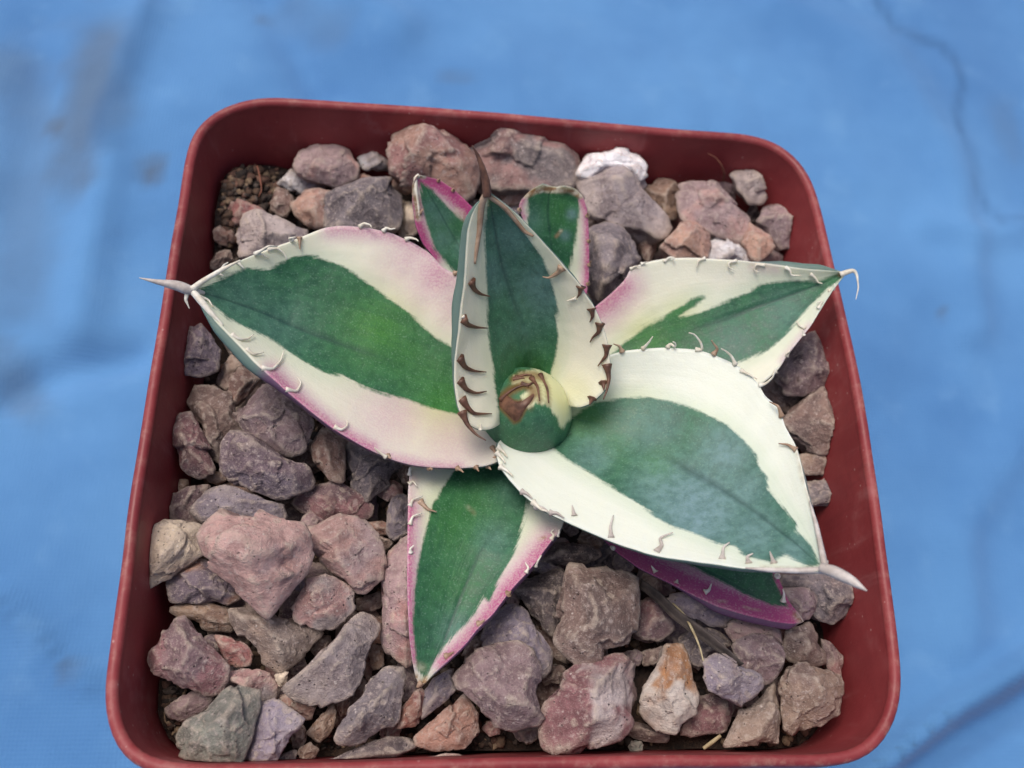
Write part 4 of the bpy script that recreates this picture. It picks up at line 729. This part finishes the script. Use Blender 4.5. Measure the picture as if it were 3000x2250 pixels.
 ('6', 1, 'maroon', 'reddish-brown stone beside the white stone with orange side', [(720, 1320), (778, 1185), (900, 1162), (985, 1185), (995, 1292), (935, 1425), (750, 1458), (640, 1440)]),
 ('6', 0, 'brown', 'dark brown stone under the white stone with orange side', [(255, 1340), (390, 1370), (610, 1440), (545, 1490), (400, 1485), (290, 1440)]),
 ('6', 0, 'green', 'small greenish nugget at the front wall', [(305, 1520), (340, 1475), (405, 1485), (405, 1555), (340, 1578)]),
 ('6', 0, 'brown', 'shaded brown stone between the maroon stone and the white stone', [(400, 900), (520, 870), (560, 870), (480, 1000), (410, 1000)]),
 ('6', 1, 'slate', 'shaded grey stone behind the blue-grey stone', [(640, 800), (760, 700), (900, 780), (980, 860), (850, 920), (760, 1050), (680, 960)]),
]
ICO = {}
def ico(sub):
    if sub not in ICO:
        bm = bmesh.new(); bmesh.ops.create_icosphere(bm, subdivisions=sub, radius=1.0); bm.verts.ensure_lookup_table()
        ICO[sub] = (np.array([v.co[:] for v in bm.verts]), [[v.index for v in f.verts] for f in bm.faces]); bm.free()
    return ICO[sub]
def hull_planes(pts):
    bm = bmesh.new()
    for p in pts: bm.verts.new(p)
    r = bmesh.ops.convex_hull(bm, input=bm.verts); bm.normal_update()
    pl = {}
    c = np.mean(pts, 0)
    for f in bm.faces:
        n = np.array(f.normal); d = float(n@np.array(f.verts[0].co))
        if f.calc_area() < 1e-10: continue
        if n@c > d: n, d = -n, -d
        pl[tuple(np.round(n, 2))] = (n, d)
    bm.free(); return [v for v in pl.values()]
def rock(name, ring3, pal, seed, rng, hrel=.36, drel=.5, fine=True):
    """a broken stone whose widest outline is RING3 (points in the place)"""
    ring3 = np.asarray(ring3); c = ring3.mean(0); P = ring3-c
    ext = P[:, :2].max(0)-P[:, :2].min(0); size = math.sqrt(ext[0]*ext[1])
    ev = np.linalg.eigh(np.cov(P[:, :2].T))[0]; mn = 2.4*math.sqrt(max(ev[0], 1e-9)); size = min(size, mn*1.5)
    pts = [p for p in P]
    for k in range(rng.randint(2, 3)):
        a = P[rng.randrange(len(P))]; b_ = P[rng.randrange(len(P))]; s = rng.uniform(.45, .8)
        pts.append(np.array([*(s*(.6*a+.4*b_)[:2]), size*hrel*rng.uniform(.55, 1.15)]))
    pts.append(np.array([rng.uniform(-.12, .12)*ext[0], rng.uniform(-.12, .12)*ext[1], size*hrel*rng.uniform(.9, 1.25)]))
    for p in P[::2]:
        pts.append(np.array([*(p[:2]*rng.uniform(.5, .75)), -size*drel*rng.uniform(.6, 1.0)]))
    pl = hull_planes(pts)
    for _ in range(rng.randint(3, 5)):                              # broken faces on the upper side
        t_ = rng.uniform(0, 6.283); k_ = rng.uniform(.25, .85); n = np.array([k_*math.cos(t_), k_*math.sin(t_), math.sqrt(1-k_*k_)])
        h = max(float(n@np.array(p)) for p in pts); pl.append((n, h*rng.uniform(.58, .92)))
    N = np.array([p[0] for p in pl]); D = np.array([max(p[1], size*.05) for p in pl])
    big = fine and size > .006
    dirs, F = ico(5 if big else 4)
    sc3 = np.array([ext[0]/2, ext[1]/2, size*.4]); dd = dirs*sc3; dd /= np.linalg.norm(dd, axis=1)[:, None]
    A = np.clip(dd@N.T, 0, None)/D[None]; mx = A.max(1); pw = 400
    r = 1.0/(mx*((A/mx[:, None])**pw).sum(1)**(1/pw))*1.09
    V = dd*r[:, None]
    # notches of the outline that the convex body lacks
    th = np.arctan2(dd[:, 1], dd[:, 0]); u = np.stack([np.cos(th), np.sin(th)], 1); E = np.roll(P[:, :2], -1, 0)-P[:, :2]
    rp = np.full(len(u), 0.0); rh = np.full(len(u), 0.0)
    for a_, e_ in zip(P[:, :2], E):
        den = u[:, 0]*e_[1]-u[:, 1]*e_[0]; den = np.where(abs(den) < 1e-12, 1e-12, den)
        t = (a_[0]*e_[1]-a_[1]*e_[0])/den; k_ = (a_[0]*u[:, 1]-a_[1]*u[:, 0])/den
        rp = np.maximum(rp, np.where((t > 0) & (k_ >= -1e-6) & (k_ <= 1+1e-6), t, 0))
    for _ in range(1): rh = 1.0/np.clip(np.stack([(np.stack([u[:, 0], u[:, 1], 0*th], 1)@n_)/d_ for n_, d_ in zip(N, D)], 1).max(1), 1e-6, None)
    ratio = np.where(rp > 0, np.clip(rp/rh, .72, 1.03), 1.0)
    V[:, :2] *= (1+(ratio-1)*(1-np.abs(dd[:, 2])))[:, None]
    # fracture: plates of two sizes, each set back and tilted a little, with ragged borders
    nr = V/np.linalg.norm(V, axis=1)[:, None]; nrng = np.random.default_rng(seed+77); disp = np.zeros(len(V)); wn = np.stack([fbm(V/(size*.3)+seed+k, seed+k, 2) for k in (1, 2, 3)], 1)
    for cells, dep, wrp in ((rng.randint(7, 11), .055, .06), (rng.randint(30, 46), .02, .05)):
        S = V[nrng.integers(0, len(V), cells)]
        Wp = V + size*wrp*wn
        D2 = (S**2).sum(1)[None]-2*Wp@S.T; ci = D2.argmin(1)
        bk = nrng.uniform(-1, .35, cells)*dep; tl = nrng.normal(0, dep*1.9, (cells, 3))
        disp += size*(bk[ci] + ((V-S[ci])*tl[ci]).sum(1)/size)
    disp = np.where(disp > .008*size, .008*size+.42*(disp-.008*size), disp)
    Q = V/.0042 + seed*3.7
    disp += .07*MM*(np.abs(fbm(Q*2.5, seed+5, 3))-.35) + .05*MM*fbm(Q*7, seed+9, 2) + .05*MM*fbm(Q*15, seed+15, 1)
    V = V + nr*disp[:, None]
    if sdf(ring3[:, :2]/MM, OUT/MM).min() < 6.0:                     # a stone leaning on the wall stops at it
        for _ in range(2):
            W = V+c; zz = (W[:, 2]-RIM)/MM; need = np.interp(-zz, [.85, 1.8, 5, 9, 15, 26], [1.45, 1.53, 1.9, 2.36, 3.16, 4.36])
            ov = np.clip(need-sdf(W[:, :2]/MM, OUT[::3]/MM), 0, None)*MM; to = CEN-W[:, :2]
            V[:, :2] += to/np.linalg.norm(to, axis=1)[:, None]*(ov*1.12)[:, None]
    o = mesh_obj(name, V, F, M_STONE, None, None); o.location = c
    # shade flat where facets break, smooth within
    c1, c2, sh = PAL[pal]; c1 = np.array(lin(*c1)); c2 = np.array(lin(*c2)); j = 1.6*(1+rng.uniform(-.26, .2)); dust = np.array(lin(140, 127, 125)); dm_ = 0.0 if pal in ('white', 'cream', 'whiteochre') else .26; c1 = c1*(1-dm_)+dust*dm_; c2 = c2*(1-dm_)+dust*dm_
    warm = np.array([1.0, .985, .98]); c1 = c1*warm; c2 = c2*warm
    m_ = sstep(fbm(V/.005 + seed*1.9, seed+21, 4), (.5-sh)*1.3-.22, (.5-sh)*1.3+.22)
    cc = (c1*(1-m_)[:, None] + c2*m_[:, None])*j
    vein = np.exp(-(fbm(V/.006+seed*.7, seed+33, 3)/.035)**2)*.35*(rng.random() < .5)
    cc = cc*(1-vein)[:, None] + np.array(lin(196, 170, 158))*vein[:, None]
    cattr(o.data, 'col', cc)
    return o
def build_stones():
    rng = random.Random(11)
    foot = []
    for i, (c, lv, pal, label, poly) in enumerate(STONES):
        zc = -11.5 + 1.75*lv
        p = np.array(K(c, poly)); e = (p-p.mean(0))
        tx, ty = rng.uniform(-.6, .6), rng.uniform(-.2, .9)             # gentle tilt, mm over the half size
        sz = np.abs(e).max(0)+1e-6
        z = zc - ty*e[:, 1]/sz[1] + tx*e[:, 0]/sz[0]
        o = rock('gravel_stone', U(p, z), pal, i+1, rng)
        tag(o, label, 'stone', 'gravel stones covering the soil'); foot.append((o.location.copy(), p, label))
    return foot
FOOT = build_stones()
WORD = {'dark': 'charcoal', 'brown': 'brown', 'mauve': 'mauve', 'slate': 'slate-grey', 'maroon': 'maroon', 'purple': 'purplish', 'rust': 'rust-brown', 'pink': 'dull pink'}
def HEAD(t): return re.split(r' (?:beside|between|against|below|behind|next|peeking|half|sunk|in|near|above|at|touching|wedged|under|with|standing|lying|along|by|low) ', t)[0]
def build_fill():
    """smaller stones lying deeper, seen through the gaps"""
    rng = random.Random(5); k = 0; step = .0078
    inner = ring(3.2, -12.5)[:, :2]; pals = ['dark', 'brown', 'mauve', 'slate', 'maroon', 'purple', 'rust', 'pink']
    skip = [((700, 520), 190), ((580, 660), 130), ((430, 2060), 110)]
    y = -.042
    while y < .042:
        x = -.042
        while x < .042:
            cx, cy = CEN[0]+x+rng.uniform(-1, 1)*.0016, CEN[1]+y+rng.uniform(-1, 1)*.0016; x += step
            R = rng.uniform(.0032, .0047)
            if sdf(np.array([[cx, cy]])/MM, inner/MM)[0]*MM < R*.85: continue
            if math.hypot(cx-PB[0], cy-PB[1]) < .0085: continue
            q = PX(np.array([[cx, cy, RIM-.0135]]))[0]
            if any(math.hypot(q[0]-a[0], q[1]-a[1]) < r for a, r in skip): continue
            n = rng.randint(6, 9); ph = rng.uniform(0, 6.28); el = rng.uniform(.75, 1.25)
            pts = np.array([[cx+R*el*rng.uniform(.8, 1.1)*math.cos(ph+2*math.pi*t/n), cy+R/el*rng.uniform(.8, 1.1)*math.sin(ph+2*math.pi*t/n), RIM-.0142+rng.uniform(-.5, .5)*MM] for t in range(n)])
            qq = PX(pts)
            if any((sdf(qq, sp) > 6).all() for _, sp, _ in FOOT): continue
            pal = rng.choice(pals)
            o = rock('gravel_stone', pts, pal, 300+k, rng, hrel=.22, drel=.4, fine=False); k += 1
            qc = qq.mean(0); near = min(FOOT, key=lambda f: np.linalg.norm(f[1].mean(0)-qc))[2]
            head = HEAD(near)
            tag(o, 'shadowed %s stone wedged deeper in the gap beside the %s' % (WORD[pal], head), 'stone', 'deeper gravel stones in the gaps')
        y += step
build_fill()
def build_chips():
    """small splinters filling the gaps between the upper stones"""
    rng = random.Random(23); k = 0; done = []; pals = ['rust', 'tan', 'pink', 'mauve', 'slate', 'brown', 'lilac', 'ochre']
    words = dict(WORD, tan='tan', lilac='lilac', ochre='ochre', rust='rusty')
    inner = ring(3.0, -11.0)[:, :2]; lf = [np.concatenate([PX(d['L']), PX(d['R'])[::-1]]) for kk, d in LEAF.items() if kk != 'bud']
    C = np.array([[rng.uniform(330, 2620), rng.uniform(380, 2230)] for _ in range(6000)]); XS = U(C, -11.2)
    ok = (sdf(XS[:, :2]/MM, inner/MM) > 1.8) & (np.hypot(C[:, 0]-690, C[:, 1]-540) > 150)
    for _, sp, _ in FOOT: ok &= sdf(C, sp) < -9
    for l_ in lf: ok &= sdf(C, l_[::4]) < -5
    for q, X in zip(C[ok][:, None], XS[ok]):
        R = rng.uniform(.001, .0019)
        if any(np.linalg.norm(X-y) < R+r_ for y, r_ in done): continue
        done.append((X, R)); n = rng.randint(5, 7); ph = rng.uniform(0, 6.28); el = rng.uniform(.7, 1.4)
        pts = np.array([[X[0]+R*el*rng.uniform(.8, 1.15)*math.cos(ph+2*math.pi*t/n), X[1]+R/el*rng.uniform(.8, 1.15)*math.sin(ph+2*math.pi*t/n), X[2]+rng.uniform(-.3, .3)*MM] for t in range(n)])
        pal = rng.choice(pals); o = rock('stone_chip', pts, pal, 700+k, rng, hrel=.35, drel=.7, fine=False); k += 1
        near = sorted(FOOT, key=lambda f: np.linalg.norm(f[1].mean(0)-q[0]))[:2]; hd = [HEAD(f[2]) for f in near]
        tag(o, ('tiny %s chip in the gap between the %s and the %s' % (words[pal], hd[0], hd[1])) if len((words[pal].replace('-', ' ')+' '+hd[0]+' '+hd[1]).replace('-', ' ').split()) < 8 else 'tiny %s chip in the gap beside the %s' % (words[pal], hd[0]), 'stone chip', 'tiny chips in the gravel gaps')
        if k >= 55: break
build_chips()

# ------------------------------------------------------------------ crumbs of soil and debris
def build_grains():
    rng = random.Random(3); dirs, F0 = ico(1); V, F, C = [], [], []
    pal = [lin(*c) for c in ((86, 68, 58), (110, 86, 70), (66, 54, 48), (150, 126, 102), (104, 92, 84), (50, 42, 38), (120, 88, 74))]
    areas = [((690, 520), 200, 1100), ((590, 660), 140, 600), ((560, 800), 80, 120), ((450, 2060), 140, 420), ((1450, 2180), 480, 420), ((2300, 2170), 230, 200), ((1350, 2140), 170, 160), ((900, 2160), 260, 130)] + [((x_, y_), 230, 70) for x_ in range(520, 2500, 300) for y_ in range(600, 2200, 230)]
    inner = ring(3.0, -12.0)[:, :2]
    for c, r, n in areas:
        pp = np.array([[c[0]+rng.gauss(0, .5)*r, c[1]+rng.gauss(0, .5)*min(r, 170)] for _ in range(n)]); XX = U(pp, -11.5)
        for X in XX[sdf(XX[:, :2]/MM, inner/MM) > .6]:
            X[2] = soil_z(X[0], X[1]) + .0002; s = MM*min(1.1, .22+abs(rng.gauss(0, .28)))
            st = s*np.array([rng.uniform(.6, 1.5), rng.uniform(.6, 1.4), rng.uniform(.5, .9)]); a = rng.uniform(0, 6.28)
            W = dirs*(1+np.array([rng.uniform(-.4, .4) for _ in range(len(dirs))]))[:, None]*st
            W = np.c_[W[:, 0]*math.cos(a)-W[:, 1]*math.sin(a), W[:, 0]*math.sin(a)+W[:, 1]*math.cos(a), W[:, 2]]+X
            b0 = len(V)*len(dirs); V.append(W); F += [[b0+i for i in f] for f in F0]; C.append(np.tile(np.array(rng.choice(pal))*rng.uniform(.7, 1.2), (len(dirs), 1)))
    o = mesh_obj('soil_crumbs', np.concatenate(V), F, M_GRAIN, smooth=False); cattr(o.data, 'col', np.concatenate(C))
    tag(o, 'loose brown soil crumbs and grit in the corners of the pot', 'soil', kind='stuff')
build_grains()
def strand(name, label, cat, c, pts, zs, radii, mat, group=None):
    Q = curve(c, pts, zs, 40, 6); rad = MM*np.interp(np.linspace(0, 1, 40), np.linspace(0, 1, len(radii)), radii)
    V, F = tube_geo(Q, rad, 7); o = mesh_obj(name, V, F, mat, None, Q[0]); tag(o, label, cat, group)
strand('dry_stem', 'thin pale dry stem lying across the shaded gravel below the magenta leaf', 'stem', '6', [(600, 590), (660, 650), (700, 710), (745, 800), (780, 890), (802, 985)], [(0, -6.5), (.5, -4.2), (1, -4.2)], [.1, .16, .16, .12, .06], M_STRAW)
strand('straw_piece', 'short pale straw piece on dark soil at the front wall', 'straw', '6', [(798, 1532), (850, 1495), (910, 1448)], [(0, -9.6), (1, -8.8)], [.22, .26, .2], M_STRAW)
strand('root_strand', 'thin reddish root sticking up at the back wall', 'root', '2', [(1245, 560), (1252, 520), (1235, 470), (1200, 425), (1155, 402)], [(0, -8), (.5, -4), (1, -2)], [.16, .15, .12, .09, .05], M_ROOT)
strand('bark_fiber', 'curly brown fibre among the soil crumbs in the rear corner', 'fibre', '1', [(560, 520), (580, 600), (590, 680), (570, 720)], [(0, -8.5), (1, -9.2)], [.1, .13, .1, .06], M_ROOT)
def withered():
    A = curve('6', [(395, 430), (520, 520), (640, 640), (760, 720), (900, 830), (1060, 985)], [(0, -7), (.5, -4.6), (1, -3.6)], 50, 6)
    B = curve('6', [(385, 500), (480, 570), (580, 680), (720, 790), (880, 900), (1030, 1000)], [(0, -7), (.5, -5.2), (1, -3.8)], 50, 6)
    V, F = [], []
    for k in range(7):
        s = k/6; V.append(A*(1-s)+B*s + np.array([0, 0, .5*MM*math.sin(s*math.pi*2.2)])[None])
    V = np.concatenate(V); V2 = V-np.array([0, 0, .25*MM]); n = len(V)
    for k in range(6):
        for i in range(49):
            a = k*50+i; F.append((a, a+1, a+51, a+50)); F.append((n+a, n+a+50, n+a+51, n+a+1))
    for i in range(49):
        F.append((i, n+i, n+i+1, i+1)); a = 300+i; F.append((a, a+1, n+a+1, n+a))
    for k in range(6):
        a = k*50; F.append((a, a+50, n+a+50, n+a)); a = k*50+49; F.append((a, n+a, n+a+50, a+50))
    o = mesh_obj('withered_leaf', np.concatenate([V, V2]), F, M_DEAD, None, V[25]); tag(o, 'dark withered leaf strip lying on gravel below the magenta-edged leaf', 'dead leaf')
withered()
